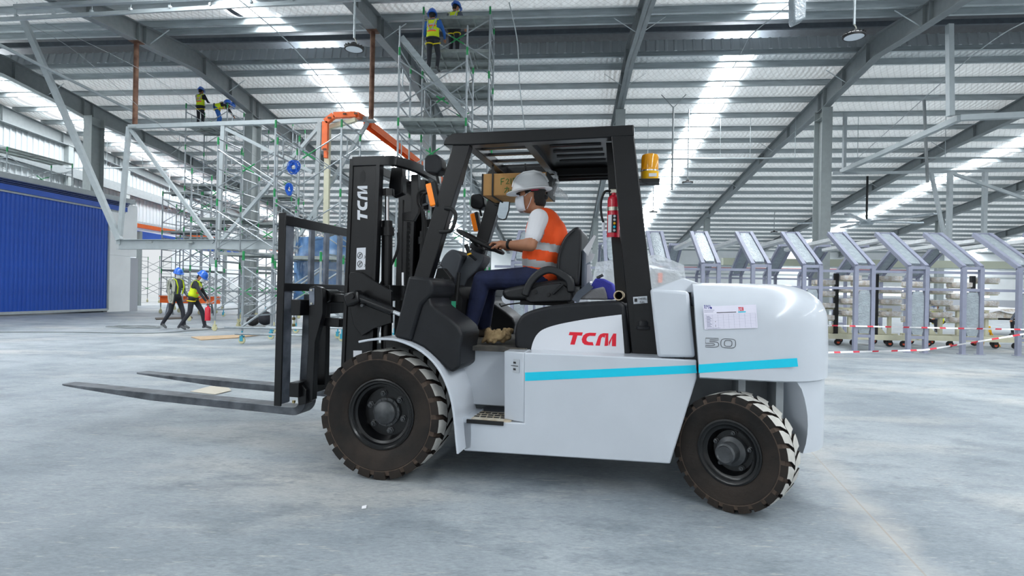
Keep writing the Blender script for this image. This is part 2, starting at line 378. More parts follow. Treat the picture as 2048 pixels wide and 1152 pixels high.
def zsec(t, z, w=.075, h=.2, k=.006):                     # Z purlin section in (t, z)
    return [(t - w, z), (t - w, z - .02), (t - w + .012, z - .02), (t - w + .012, z - k), (t + k, z - k), (t + k, z - h + k), (t + w - .012, z - h + k), (t + w - .012, z - h + .02), (t + w, z - h + .02), (t + w, z - h), (t - k, z - h), (t - k, z - 2*k)]
pm = MB(); pm.prism([(SL, t, z) for t, z in [(a, b) for a, b in zsec(0, 0, .09, .22, .01)]], (SR - SL, 0, 0)); pme = pm.mesh('purlin', m_galv)
for t in PURL_F + PURL_N:
    o = bpy.data.objects.new('purlin', pme); COL.objects.link(o); o.parent = ceil; o.location = (0, t, zroof(t) + .01)
# rafters
RS = [-26.6, -22.0, -14.0, -6.0, 2.05, 10.15, 18.2, 26.2, 34.2, 42.2]
def dep(t):                                              # tapered web, deeper at the column and the ridge
    return .50 + .28*max(0, 1 - abs(t - 24)/5.0) + .22*max(0, 1 - abs(t - 19)/4)
rm = MB(); ts = [TN, 5, 10, 14, 16, 18, 20, 21, 22, 23, 24, 25.5, 27, 29, 33, 40, 50, TF]
top = [(t, zroof(t) - .23) for t in ts]; bot = [(t, zroof(t) - .23 - dep(t)) for t in ts]
rm.loft([[(-.012, a, b), (.012, a, b), (.012, c, d), (-.012, c, d)] for (a, b), (c, d) in zip(top, bot)])
for L_, dz in ((top, -.012), (bot, .012)):
    rm.loft([[(-.14, t, z), (.14, t, z), (.14, t, z + 2*dz if dz < 0 else z + dz*2), (-.14, t, z + 2*dz if dz < 0 else z + dz*2)] for t, z in L_])
for t in (15.2, 17.1, 17.4, 20.5, 22.2, 23.75, 24.25, 27.5, 31, 31.3, 36, 42, 48):
    z1 = zroof(t) - .25; rm.box((-.13, t - .008, z1 - dep(t) + .02), (.13, t + .008, z1))
rme = rm.mesh('rafter', m_raft)
for s in RS:
    o = bpy.data.objects.new('rafter', rme); COL.objects.link(o); o.parent = ceil; o.location = (s, 0, 0)
fb = MB()
fb.beam((0, 0, 0), (.75, 0, .5), .05, .006); fbm = fb.mesh('fly_brace', m_galv)
for s in RS[1:7]:
    for t in (17.6, 22.0, 29.5, 35.5):
        for sg in (-1, 1):
            o = bpy.data.objects.new('fly_brace', fbm); COL.objects.link(o); o.parent = ceil
            o.location = (s + sg*.03, t, zroof(t) - .2 - dep(t)*.95); o.scale = (sg, 1, 1)
# ridge ventilator
for nm, t, sg in (('ridge_upstand', 20.95, 1), ('ridge_upstand', 18.5, -1)):
    u = MB(); u.loft([[(a, t, zroof(t) - .12) for a in (SL, SR)], [(a, t + sg*.12, zroof(t) + .33) for a in (SL, SR)]], cap=False, closed=False)
    u = cpart(u, nm, m_clad, smooth=0)
    if sg > 0:
        q = MB(); q.prism([(-.06, t - .001, zroof(t) - .12), (-.035, t - .05, zroof(t) - .12), (.035, t - .05, zroof(t) - .12), (.06, t - .001, zroof(t) - .12)], (0, .12, .45)); rbm = q.mesh('upstand_rib', m_clad, 0); s = -23.0
        while s < 24:
            o = bpy.data.objects.new('upstand_rib', rbm); COL.objects.link(o); o.parent = u; o.location = (s, 0, 0); s += .33
u = MB(); u.loft([[(s, t, z) for s in (SL, SR)] for t, z in ((17.4, ZR + .2), (18.0, ZR + .55), (19.75, ZR + .85), (21.5, ZR + .55), (22.1, ZR + .2))], cap=False, closed=False)
cpart(u, 'ridge_cap', m_vent)
for t in (18.9, 19.75, 20.6):
    cpart(MB().box((SL, t - .05, ZR + .3), (SR, t + .05, ZR + .48)), 'ridge_rail', m_vent)
u = MB(); u.box((SL, 19.0, ZR - .1), (SR, 19.08, ZR + .1)); cpart(u, 'ridge_rail', m_vent)
# columns
cm = MB(); hh = zroof(24) - .23 - dep(24) + .03
cm.box((-.2, -.36, 0), (.2, -.335, hh)); cm.box((-.2, .335, 0), (.2, .36, hh)); cm.box((-.01, -.34, 0), (.01, .34, hh))
cm.box((-.3, -.45, 0), (.3, .45, .03)); cm.box((-.2, -.34, hh - .4), (.2, .34, hh - .385))
cme = cm.mesh('column', m_col, 0)
cm2 = MB(); h2 = zroof(43) - .23 - dep(43) + .02
cm2.box((-.18, -.26, 0), (.18, -.235, h2)); cm2.box((-.18, .235, 0), (.18, .26, h2)); cm2.box((-.01, -.24, 0), (.01, .24, h2)); cm2.box((-.28, -.35, 0), (.28, .35, .03))
cme2 = cm2.mesh('column', m_col, 0)
for s, lb in ((-21.6, 'behind the blue sliding door'), (-14, 'wrapped by scaffold towers under the bent worker'), (-6, 'behind the central scaffold stairs'), (2.05, 'above the forklift overhead guard'), (10.15, 'behind the portal frames and carts'), (18.2, 'beyond the hung pale gantry')):
    o = bpy.data.objects.new('steel_column', cme); COL.objects.link(o); o.location = BW(s, 24); o.rotation_euler = (0, 0, -PSI)
    tag(o, 'tall grey steel H column ' + lb, 'column', 'hall columns of the ridge row')
for s in (-22, -14, -6, 2.05, 10.15, 18.2, 26.2, 34.2):
    o = bpy.data.objects.new('steel_column', cme2); COL.objects.link(o); o.location = BW(s, 43); o.rotation_euler = (0, 0, -PSI)
    tag(o, 'distant slimmer grey steel column deep in the hall', 'column', 'hall columns of the far row')
# left wall with the bright doorway
DT0, DT1, DZ = 33.1, 36.6, 4.2
wl = MB(); 
for lo, hi in (((SL - .2, 8, 0), (SL, DT0, 4.9)), ((SL - .2, DT1, 0), (SL, TF, 4.9)), ((SL - .2, DT0, DZ), (SL, DT1, 4.9))): wl.box(lo, hi)
wl = hall(wl.build('wall_left', m_wallw, smooth=0)); tag(wl, 'white plastered lower side wall', kind='structure')
u = MB(); u.loft([[(SL + .02, t, 4.85), (SL + .02, t, zroof(t) - .1)] for t in (8, 20, TF)], cap=False, closed=False); u.build('cladding_sheet', m_clad, wl, smooth=0)
u = MB(); u.prism([(0, -.05, 0), (.05, -.03, 0), (.05, .03, 0), (0, .05, 0)], (0, 0, 1)); crm = u.mesh('cladding_rib', m_clad, 0); t = 14.1
while t < TF:
    o = bpy.data.objects.new('cladding_rib', crm); COL.objects.link(o); o.parent = wl; o.location = (SL + .02, t, 4.9); o.scale = (1, 1, zroof(t) - .15 - 4.9); t += .3
for z in (5.0, 6.9):
    MB().box((SL + .07, 8, z), (SL + .2, TF, z + .18)).build('wall_girt', m_galv, wl)
u = MB().box((SL + .05, 8, 0), (SL + .35, TF, .4)); u = MB(); u.loft([[(SL + .06, t, zroof(t) - .75), (SL + .32, t, zroof(t) - .75), (SL + .32, t, zroof(t) - .25), (SL + .06, t, zroof(t) - .25)] for t in (8, TF)])
u.build('eave_beam', m_raft, wl)
for t in (12, 16, 20, 24, 28, 32, 44, 50): MB().box((SL + .02, t - .15, 4.9), (SL + .3, t + .15, zroof(t) - .7)).build('wall_post', m_col, wl)
# far wall with louvre windows
wf = hall(MB().box((SL, TF, 0), (SR, TF + .2, zroof(TF) + .1)).build('wall_far', m_wallw, smooth=0)); tag(wf, 'white end wall far across the hall', kind='structure')
MB().box((SL, TF - .03, 0), (SR, TF, 1.35)).build('dado_band', m_dado, wf, smooth=0)
for s in range(-16, 45, 6):
    wn += 1
    o = empty('window_%d' % wn, BW(s, TF), -PSI); tag(o, 'row of bright horizontal louvres in far wall', kind='structure')
    MB().box((-1.9, -.06, 1.5), (1.9, .03, 2.5)).build('frame', m_wallw, o, smooth=0)
    for k in range(3):
        for j in range(4):
            MB().box((-1.8 + k*1.22, -.09, 1.56 + j*.23), (-.64 + k*1.22, -.06, 1.72 + j*.23)).build('louvre', m_louv, o, smooth=0)
for z in (3.3, 4.1): hall(MB().box((-5, TF - 1.2, z), (SR, TF - 1.0, z + .16)).build('trim_%d' % int(z), m_galv, smooth=0))['kind'] = 'structure'
o = hall(MB().box((9, 34, 3.05), (SR, 34.5, 3.45)).build('trim_1', mat('beam_olive', g('8f9486'), .6), smooth=0)); o['kind'] = 'structure'
# blue sliding door and its enclosure
SB = -20.3
dl, dr = PS(0, 632, SB), PS(213, 625, SB); tA, tB = 14.0, dr.y; tC = PS(259, 627, SB).y
enc = MB(); enc.box((SB - .18, tB + .02, 0), (SB, tC, 2.55)); enc.box((SB - .18, tB + .02, 2.55), (SB + .02, tC + .35, 4.95))
enc.box((SB - 3.4, tC - .15, 0), (SB - .18, tC, 4.9)); enc.box((SB - 6.3, tA, 4.75), (SB - .2, tC, 4.9)); enc.box((SB - 6.3, tA - .15, 0), (SB - .02, tA, 4.95))
enc = hall(enc.build('wall_enclosure', m_wallw, smooth=0, bevel=.01)); tag(enc, 'white panel wall at the end of the blue sliding door', kind='structure')
MB().box((SB - .1, tC, 0), (SB - .06, tC + .55, 2.5)).build('grey_side_panel', m_dado, enc, smooth=0)
MB().box((SB - .3, tA, 4.98), (SB + .12, tC + .1, 5.2)).build('cap_beam', m_truss, enc, smooth=0, bevel=.01)
door = hall(MB().box((SB - .03, tA, .14), (SB, tB, 4.52)).build('door_1', m_blue, smooth=0)); tag(door, 'tall royal blue ribbed metal sliding door', kind='structure')
t = tA + .06; ribm = None; ri = 0
while t < tB - .05:
    if ribm is None:
        q = MB(); q.prism([(0, -.05, 0), (.035, -.03, 0), (.035, .03, 0), (0, .05, 0)], (0, 0, 4.36)); ribm = q.mesh('rib', m_blue, 0)
    o = bpy.data.objects.new('rib', ribm); COL.objects.link(o); o.parent = door; o.location = (SB, t, .15); t += .17
for lo, hi, nm, m in (((SB, tA, .06), (SB + .06, tB, .16), 'bottom_rail', m_truss), ((SB, tB - .02, .1), (SB + .06, tB + .05, 4.55), 'edge_post', m_truss), ((SB, tA, 4.5), (SB + .07, tB + .9, 4.57), 'top_rail', m_truss),
                      ((SB, tA, 4.57), (SB + .12, tB + .95, 4.78), 'header', m_blue), ((SB, tA, 4.8), (SB + .16, tB + .95, 4.84), 'track', m_dblue), ((SB, tA, 4.86), (SB + .2, tB + .95, 4.9), 'track', m_dblue), ((SB, tA, 4.92), (SB + .24, tB + .95, 4.96), 'track', m_dblue)):
    MB().box(lo, hi).build(nm, m, door, smooth=0)

hall(MB().tube((4, 52, 3.75), (30, 52, 3.75), .035, 8).build('trim_5', mat('dull_red', g('a8646a'), .6)))['kind'] = 'structure'
# ================================================================== FORKLIFT (truck coordinates: a forward, b to its left side, z up)
FK = empty('forklift', (F0[0], F0[1], 0), pi - TH, 'white diesel forklift with black mast carrying a driver in orange vest', 'forklift')
def FZ(px, py, z):
    u, v = de(px, py); d = (HC - z)*FPX/v; x, y = u/FPX*d - F0[0], d - F0[1]
    return V((x*_fw[0] + y*_fw[1], x*_nr[0] + y*_nr[1], z))
def pp(b, pts): return [FL(x, y, b) for x, y in pts]
def mir(p): return V((p[0], -p[1], p[2]))
def fpart(mb, name, m, parent=None, **k): return mb.build(name, m, parent or FK, **k)
def fpoly(name, b0, b1, pts, m, parent=None, ref=None, **k):
    """prism of a side outline read in plane ref (default the nearer of b0, b1), reaching from b0 to b1"""
    rb = max(b0, b1) if ref is None else ref
    q = [V((p.x, max(b0, b1), p.z)) for p in pp(rb, pts)]
    return fpart(MB().prism(q, (0, -abs(b1 - b0), 0)), name, m, parent, **k)
def smoothc(pts, n=6, closed=False):
    P = [V(p) for p in pts]; out = []; N = len(P)
    for i in range(N if closed else N - 1):
        p0 = P[(i - 1) % N] if (closed or i) else P[0]; p1 = P[i]; p2 = P[(i + 1) % N]; p3 = P[(i + 2) % N] if (closed or i + 2 < N) else P[-1]
        for k in range(n):
            t = k/n; out.append(.5*((2*p1) + (p2 - p0)*t + (2*p0 - 5*p1 + 4*p2 - p3)*t*t + (3*p1 - p0 - 3*p2 + p3)*t**3))
    if not closed: out.append(P[-1])
    return out
# ---- chassis
BS = .85
top = pp(BS, [(1048, 705), (1393, 720), (1393, 757), (1340, 928), (928, 902), (925, 842), (1048, 846)])
mb = MB(); mb.prism(top, (0, -.5, 0))
fr = pp(BS, [(1048, 705), (1048, 846)]); fr2 = [V((FL(1008, 702, .79).x, .79, FL(1008, 702, .79).z)), V((FL(1008, 840, .79).x, .79, fr[1].z))]
mb.add([fr[0], fr[1], fr2[1], fr2[0]] + [V((q.x, .35, q.z)) for q in (fr[0], fr[1], fr2[1], fr2[0])],
       [(0, 1, 2, 3), (7, 6, 5, 4), (0, 4, 5, 1), (3, 2, 6, 7), (0, 3, 7, 4), (1, 5, 6, 2)])
side = fpart(mb, 'chassis_side', m_white, bevel=.008)
fpart(MB().prism([mir(q) for q in pp(BS, [(1010, 703), (1393, 720), (1393, 757), (1340, 928), (928, 902), (925, 842)])], (0, .5, 0)), 'chassis_side', m_white, bevel=.008)
# crease band below the stripe
def strip(name, b, quad, m, off=.0015, parent=None):
    q = [V((p.x, b + off, p.z)) for p in pp(b, quad)]
    return fpart(MB().prism(q, (0, -off*.8, 0)), name, m, parent, smooth=0)
strip('cyan_stripe', BS, [(1050, 745), (1391, 730), (1394, 746), (1050, 762)], m_cyan)
fpart(MB().box((-1.9, -.36, .3), (.35, .36, .82)), 'frame', m_arch, smooth=0)
fpart(MB().box((-.86, -.60, .45), (-.35, .60, .835)), 'step_well', m_white, bevel=.006)
zf = FL(930, 690, .6).z
fpart(MB().box((-.9, -.66, zf - .03), (-.1, .66, zf)), 'floor_plate', m_gfloor, smooth=0)
fpart(MB().box((-.1, -.5, .45), (.2, .5, zf)), 'front_bulkhead', m_blackm, smooth=0)
# step
sz = FL(960, 838, .84).z
stp = fpart(MB().prism([V((FL(1020, 843, .84).x, .845, sz)), V((FL(922, 836, .84).x, .845, sz)), V((FL(922, 836, .84).x, .6, sz)), V((FL(1020, 843, .84).x - .02, .6, sz))], (0, 0, -.02)), 'step_plate', mat('step_dirty', g('cfc9bb'), .8, col2=g('b09a78'), vscale=16))
x0, x1 = FL(1008, 843, .84).x, FL(935, 840, .84).x
fpart(MB().box((x0, .84, sz - .028), (x1, .862, sz - .004)), 'rubber_edge', m_blackm, stp)
for i in range(5):
    for j in range(3):
        cx = x0 + (x1 - x0)*(i + .5 + .25*(j % 2))/5.4; fpart(MB().cbox((cx, .65 + j*.06, sz + .0015), (.035, .022, .003)), 'step_hole', m_blackm, stp, smooth=0)
fpart(MB().cbox((FL(1030, 731, .81).x, .822, FL(1030, 731, .81).z), (.075, .004, .085), Matrix.Rotation(R(-31), 3, 'Z')), 'diagram_plate', m_grey, smooth=0)
q0 = FL(1030, 731, .81)
for k, (w_, h_, dz) in enumerate(((.06, .004, 0), (.004, .06, 0), (.02, .012, .02), (.02, .012, -.022))):
    fpart(MB().cbox((q0.x - (.012 if k == 1 else 0), .826, q0.z + dz), (w_, .003, h_), Matrix.Rotation(R(-31), 3, 'Z')), 'diagram_line', m_ink, smooth=0)
# ---- front fender
FB = 1.0
arc = smoothc(pp(FB, [(716, 682), (745, 677), (785, 677), (820, 688), (850, 706), (875, 732), (893, 765), (905, 803), (911, 845), (914, 880), (917, 908)]), 4)
for sg in (1, -1):
    mb = MB(); rings = []
    for i, p in enumerate(arc):
        a = arc[max(0, i - 1)]; b = arc[min(len(arc) - 1, i + 1)]; d = (b - a).normalized(); n = V((-d.z, 0, d.x))
        n = n if n.dot(p - V((0, p.y, .42))) > 0 else -n
        rings.append([V((p.x, sg*FB, p.z)), V((p.x, sg*.56, p.z)), V((p.x, sg*.56, p.z)) - n*.014, V((p.x, sg*FB, p.z)) - n*.014])
    mb.loft(rings); fpart(mb, 'front_fender', m_white, bevel=.003)
fpoly('fender_flange', .56, .85, [(909, 840), (932, 842), (932, 903), (918, 908)], m_white, ref=.95)
# ---- black front cowl
for sg in (1, -1):
    for b0, b1, pts in ((.5, .95, [(816, 552), (858, 556), (866, 568), (863, 590), (842, 610), (821, 682), (787, 674), (814, 560)]),
                        (.54, .93, [(857, 588), (862, 610), (880, 624), (900, 638), (918, 654), (925, 670), (920, 695), (919, 735), (903, 746), (873, 719), (846, 695), (820, 682), (841, 610)])):
        q = [V((p.x, sg*b1, p.z)) for p in pp(b1, pts)]
        fpart(MB().prism(q, (0, -sg*(b1 - b0), 0)), 'front_cowl', m_plast, bevel=.018, seg=3)
# ---- wheels
def wheel(name, r, wd, rim, lugs, hubtype):
    root = bpy.data.objects.new(name, None); COL.objects.link(root); root.parent = FK; root.empty_display_size = .1
    h = wd/2; ri = rim
    prof = [(ri, h*.72), (ri + .02, h*.86), (ri + (r - ri)*.35, h*.98), (ri + (r - ri)*.62, h), (ri + (r - ri)*.66, h*1.02), (ri + (r - ri)*.70, h), (r*.93, h*.97), (r*.945, h*.9), (r*.945, -h*.9), (r*.93, -h*.97), (ri + (r - ri)*.5, -h), (ri, -h*.72)]
    ty = MB(); ty.lathe(prof[:6], 72, ax='Y'); ty.mi = 1; ty.lathe(prof[5:9], 72, ax='Y'); ty.mi = 0; ty.lathe(prof[8:], 72, ax='Y'); ty = ty.build('tyre', [m_rub, m_notch], root, smooth=40)
    rr0 = ri + (r - ri)*.70; MB().lathe([(rr0 - .004, h*.995), (rr0 - .002, h*1.02), (rr0 + .002, h*1.02), (rr0 + .004, h*.99)], 72, ax='Y').build('sidewall_ring', m_notch, ty)
    mb = MB(); rb = r*.93
    for k in range(lugs):
        for sg in (1, -1):
            t0 = 2*pi*(k + (.5 if sg < 0 else 0))/lugs; dt = 2*pi/lugs*.72
            # chevron lug: outer end at the shoulder, swept towards the centre line
            def P(rr, t, y): return V((rr*cos(t), y, rr*sin(t)))
            sw = 2*pi/lugs*.42
            ys = [sg*h*.03, sg*h*.55, sg*h*1.0]; sh = [sw, sw*.25, 0]
            rings = []
            for y, s_ in zip(ys, sh):
                rt = r*(1 - .012*(abs(y)/h)**2)
                rings.append([P(rb - .012, t0 + s_, y), P(rb - .012, t0 + s_ + dt, y), P(rt, t0 + s_ + dt, y), P(rt, t0 + s_ + dt*.5, y), P(rt, t0 + s_, y)])
            # shoulder drop
            y = sg*h*1.0; rings.append([P(r*.845, t0, y*1.01), P(r*.845, t0 + dt, y*1.01), P(r*.93, t0 + dt, y*1.03), P(r*.93, t0 + dt*.5, y*1.03), P(r*.93, t0, y*1.03)])
            n0 = len(mb.f); mb.mi = 0; mb.loft(rings)
            for fi in range(n0, len(mb.f)):
                c = sum((V(mb.v[i]) for i in mb.f[fi]), V())/len(mb.f[fi]); rad = math.hypot(c.x, c.z)
                mb.m[fi] = 1 if rad > r*.972 else 0
    mb.build('tread', [m_rub, m_tread], root, smooth=25)
    # rim
    rp = [(ri + .004, h*.74), (ri + .004, h*.80), (ri - .006, h*.82), (ri - .014, h*.76), (ri - .026, h*.76), (ri - .034, h*.66), (ri - .05, h*.62), (ri - .062, h*.3), (ri - .068, h*.12), (.02, h*.12)]
    MB().lathe(rp, 56, ax='Y').build('rim', m_rim, root, smooth=40)
    MB().lathe([(ri, -h*.75), (ri - .03, -h*.7), (ri - .05, -h*.1), (.02, 0)], 32, ax='Y').build('rim_inner', m_rim, root)
    y0 = h*.12
    if hubtype == 'front':
        MB().lathe([(.095, y0), (.095, y0 + .02), (.078, y0 + .022), (.076, y0 + .05), (.066, y0 + .06), (.0005, y0 + .066)], 40, ax='Y').build('hub', m_hub, root, smooth=40)
        nb, rb_, rn = 6, .125, .02
        for k in range(12):
            t = 2*pi*k/12; MB().lathe([(.0085, y0 + .02), (.0085, y0 + .027), (.0005, y0 + .028)], 8, c=(.086*cos(t), 0, .086*sin(t)), ax='Y').build('hub_bolt', m_hub, root)
    else:
        MB().lathe([(.088, y0), (.085, y0 + .03), (.06, y0 + .045), (.058, y0 + .11), (.048, y0 + .118), (.042, y0 + .112), (.0005, y0 + .112)], 40, ax='Y').build('hub', m_hub, root, smooth=40)
        nb, rb_, rn = 5, .105, .014
    for k in range(nb):
        t = 2*pi*(k + .3)/nb
        n = MB().lathe([(rn*1.25, y0), (rn*1.25, y0 + .006), (rn, y0 + .007), (rn, y0 + .022), (rn*.55, y0 + .024), (rn*.5, y0 + .034), (.0005, y0 + .034)], 6, c=(rb_*cos(t), 0, rb_*sin(t)), ax='Y').build('wheel_nut', m_hub, root, smooth=0)
    return root
w1 = wheel('front_wheel', .42, .30, .228, 22, 'front'); w1.location = (0, .85, .42)
w1b = copy_tree(w1, FK); w1b.location = (0, -.85, .42); w1b.rotation_euler = (0, 0, pi)
w2 = wheel('rear_wheel', .338, .185, .185, 22, 'rear'); w2.location = (-2.185, .85, .338); w2.rotation_euler = (0, 0, R(-31))
w2b = copy_tree(w2, FK); w2b.location = (-2.185, -.85, .338); w2b.rotation_euler = (0, 0, R(180 - 31))
fpart(MB().box((-.12, -.7, .3), (.12, .7, .54)), 'front_axle', m_blackm); fpart(MB().box((-2.28, -.72, .26), (-2.09, .72, .42)), 'rear_axle', m_blackm)
# ---- counterweight: plan outline lofted over height
def plan(ins, hb=.9, a0=-1.985, a1=-2.35, a2=-2.80, n=10):
    pts = [(a0, hb - ins), (a1, hb - ins)]
    for k in range(1, n + 1):
        t = pi/2*k/n; pts.append((a1 + (a2 + ins - a1)*sin(t)**.86, (hb - ins)*(1 - (1 - cos(t)**.62)*1.0)*1.0 if k < n else .0))
    return pts
def cwring(z, ins, a0=-1.985): 
    h = plan(ins, a0=a0); return [V((a, b, z)) for a, b in h] + [V((a, -b, z)) for a, b in h[-2::-1]]
zt = 1.315; cf = lambda z: -1.985 + .05*(z - .75)/.55
rings = [cwring(.752, .012, cf(.752)), cwring(.76, 0, cf(.76))]
for k in range(3): rings.append(cwring(.85 + k*.1, 0 if k < 2 else .004, cf(.85 + k*.1)))
for k in range(1, 11):
    t = pi/2*k/10; rings.append(cwring(1.06 + (zt - 1.06)*sin(t), .004 + .30*(1 - cos(t))**1.25, cf(1.06 + (zt - 1.06)*sin(t)) - .02*(1 - cos(t))))
mb = MB(); n = len(rings[0]); mb.loft(rings, cap=True)
fpart(mb, 'counterweight', m_white, smooth=50)
# front bevel lip of the counterweight
# lower tail behind the rear wheels
def resample(P, n):
    d = [0]
    for p, q in zip(P, P[1:]): d.append(d[-1] + math.hypot(q[0] - p[0], q[1] - p[1]))
    out = []
    for i in range(n):
        t = d[-1]*i/(n - 1); j = max(k for k in range(len(d) - 1) if d[k] <= t + 1e-9); f = (t - d[j])/max(1e-9, d[j + 1] - d[j])
        out.append((P[j][0] + (P[j + 1][0] - P[j][0])*f, P[j][1] + (P[j + 1][1] - P[j][1])*f))
    return out
arch = [(p.z, p.x) for p in pp(.86, [(1588, 757), (1602, 772), (1614, 805), (1621, 845), (1618, 885), (1605, 917)])]
def arch_a(z):
    A = sorted(arch)
    if z <= A[0][0]: return A[0][1]
    for (z0, a0), (z1, a1) in zip(A, A[1:]):
        if z <= z1: return a0 + (a1 - a0)*(z - z0)/(z1 - z0)
    return A[-1][1]
tail = MB(); ro, ri_ = [], []
for i in range(9):
    z = .345 + (.765 - .345)*i/8; P = plan(.015, n=16); st_ = arch_a(z); Q = [(a, b) for a, b in P if a < st_ - .004]
    for (a0, b0), (a1, b1) in zip(P, P[1:]):
        if a0 >= st_ > a1: f = (st_ - a0)/(a1 - a0); Q.insert(0, (st_, b0 + (b1 - b0)*f)); break
    Q = resample(Q, 18); full = [V((a, b, z)) for a, b in Q] + [V((a, -b, z)) for a, b in Q[-2::-1]]
    ro.append(full); ri_.append([V((p.x + .10, p.y*.80, z)) for p in full])
N_ = len(ro[0]); tail.loft(ro, cap=False, closed=False); tail.loft(ri_, cap=False, closed=False)
tail.add(ro[0] + ri_[0], [(i, i + 1, N_ + i + 1, N_ + i) for i in range(N_ - 1)])
for e in (0, -1): tail.add([r[e] for r in ro] + [r[e] for r in ri_], [(i, i + 1, 9 + i + 1, 9 + i) for i in range(8)])
fpart(tail, 'counterweight_skirt', m_white, smooth=50)
fpart(MB().box((-2.66, -.52, .36), (-1.9, .52, .76)), 'rear_frame', m_arch, smooth=0)
fpart(MB().box((-1.975, -.825, .77), (-1.90, .825, 1.17)), 'seam_gap', m_blackm, smooth=0)
for x_ in (1484, 1560):
    p = FL(x_, 765, .78); fpart(MB().box((p.x - .02, .5, .5), (p.x + .02, .78, .755)), 'arch_stiffener', m_arch, smooth=0)
cy = pp(.9, [(1397, 729), (1594, 716), (1596, 733), (1397, 746)])
fpart(MB().prism([V((p.x, .9 + .0016, p.z)) for p in cy], (0, -.001, 0)), 'cyan_stripe', m_cyan, smooth=0)
# ---- bonnet rear cover between post and counterweight
cv = pp(.84, [(1300, 577), (1378, 583), (1391, 716), (1315, 715)])
fpart(MB().prism([V((p.x, .84, p.z)) for p in cv], (0, -1.68, 0)), 'engine_cover', m_white, bevel=.02, seg=3)
zc = cv[0].z; xa, xb = FL(1302, 575, .6).x, FL(1400, 566, .6).x
mb = MB(); mb.loft([[V((xa, .60, zc - .02)), V((xa, -.6, zc - .02)), V((xa, -.6, zc + .0)), V((xa, .60, zc + .0))],
                    [V((xb + .10, .62, zc - .02)), V((xb + .10, -.62, zc - .02)), V((xb + .10, -.55, zc + .075)), V((xb + .10, .55, zc + .075))],
                    [V((xb - .03, .64, zc - .02)), V((xb - .03, -.64, zc - .02)), V((xb - .03, -.6, zc + .03)), V((xb - .03, .6, zc + .03))]])
fpart(mb, 'radiator_cover', m_white, bevel=.01)
# ---- bonnet with grey plastic sides
HB = .64
hood = smoothc(pp(HB, [(1028, 668), (1033, 646), (1046, 628), (1078, 616), (1120, 609), (1180, 605), (1238, 602)]), 4)
poly = pp(HB, [(1250, 610), (1262, 716), (1048, 706), (1029, 696)]); q = hood + poly
fpart(MB().prism([V((p.x, HB, p.z)) for p in q], (0, -2*HB, 0)), 'engine_bonnet', m_plast, bevel=.025, seg=4)
dec = smoothc(pp(HB, [(1062, 699), (1066, 684), (1074, 669), (1088, 658), (1120, 648), (1180, 637), (1243, 629)]), 4) + pp(HB, [(1249, 708)])
bd = fpart(MB().prism([V((p.x, HB + .002, p.z)) for p in dec], (0, -.0018, 0)), 'white_panel', m_decw, smooth=0)
# TCM lettering (outlines in a unit box, x right, y up)
GL = {'T': [[(.06, 1), (1.0, 1), (.94, .74), (.62, .74), (.44, 0), (.12, 0), (.30, .74), (0, .74)]],
      'C': [[(.98, 1), (.55, 1), (.30, .93), (.12, .75), (.03, .45), (.07, .2), (.22, .04), (.45, 0), (.82, 0), (.76, .26), (.5, .26), (.36, .33), (.34, .5), (.42, .68), (.56, .75), (.92, .75)]],
      'M': [[(.0, 0), (.14, .72), (.22, .9), (.38, 1), (.52, 1), (.43, .62), (.36, .72), (.28, .6), (.22, 0)], [(.50, 1), (.62, 1), (.62, .05), (.55, 0), (.44, 0)], [(.66, 0), (.64, .3), (.86, 1), (1.0, 1), (1.0, 0), (.80, 0), (.80, .62), (.72, .25)]]}
def glyphs(text, origin, ex, ey, adv, m, name, parent, nrm, thick=.0015):
    x = 0
    for ch in text:
        mb = MB()
        for poly in GL[ch]:
            mb.prism([origin + ex*(x + p[0]*adv[ch][0]) + ey*p[1] for p in poly], nrm*thick)
        fpart(mb, name, m, parent, smooth=0); x += adv[ch][1]
o0 = FL(1137, 690, HB); o1 = FL(1232, 692, HB); oy = FL(1137, 665, HB)
ex = V((o1.x - o0.x, 0, 0)); ey = V((0, 0, (oy.z - o0.z)))
glyphs('TCM', V((o0.x, HB + .003, o0.z + .004)), ex, ey, {'T': (.30, .27), 'C': (.32, .30), 'M': (.43, .4)}, m_red, 'red_letter', bd, V((0, -1, 0)), .001)
# ---- overhead guard
gz = lambda p: p
bp_ = pp(.6, [(886, 290), (889, 277), (904, 266), (1268, 249), (1268, 272), (940, 290)])
for sg in (1, -1):
    fpart(MB().prism([V((p.x, sg*.6, p.z)) for p in bp_], (0, -sg*.1, 0)), 'guard_beam', m_black, bevel=.008)
    rp_ = pp(.62, [(1222, 272), (1268, 271), (1319, 717), (1264, 716)])
    fpart(MB().prism([V((p.x, sg*.62, p.z)) for p in rp_], (0, -sg*.12, 0)), 'rear_post', m_black, bevel=.006)
    fp_ = pp(.6, [(905, 290), (939, 290), (858, 560), (826, 556)])
    fpart(MB().prism([V((p.x, sg*.6, p.z)) for p in fp_], (0, -sg*.085, 0)), 'front_pillar', m_black, bevel=.006)
zg0, zg1 = bp_[4].z, bp_[3].z; fa = FL(940, 290, .55).x
fpart(MB().box((fa - .01, -.5, zg0 + .0), (fa + .06, .5, zg0 + .07)), 'guard_front_bar', m_black, bevel=.004)
ma = FL(1055, 283, .5).x
fpart(MB().box((ma - .03, -.5, zg0), (ma + .03, .5, zg0 + .07)), 'guard_middle_bar', m_black, bevel=.004)
ra = FL(1262, 262, .6).x
fpart(MB().box((ra - .0, -.5, zg0 + .0), (ra + .06, .5, zg0 + .085)), 'guard_rear_bar', m_black, bevel=.004)
for b in (.29, .10, -.115, -.31):
    fpart(MB().box((ma + .02, b - .016, zg0 + .03), (fa + .0, b + .016, zg0 + .048)), 'guard_slat', m_black, smooth=0)
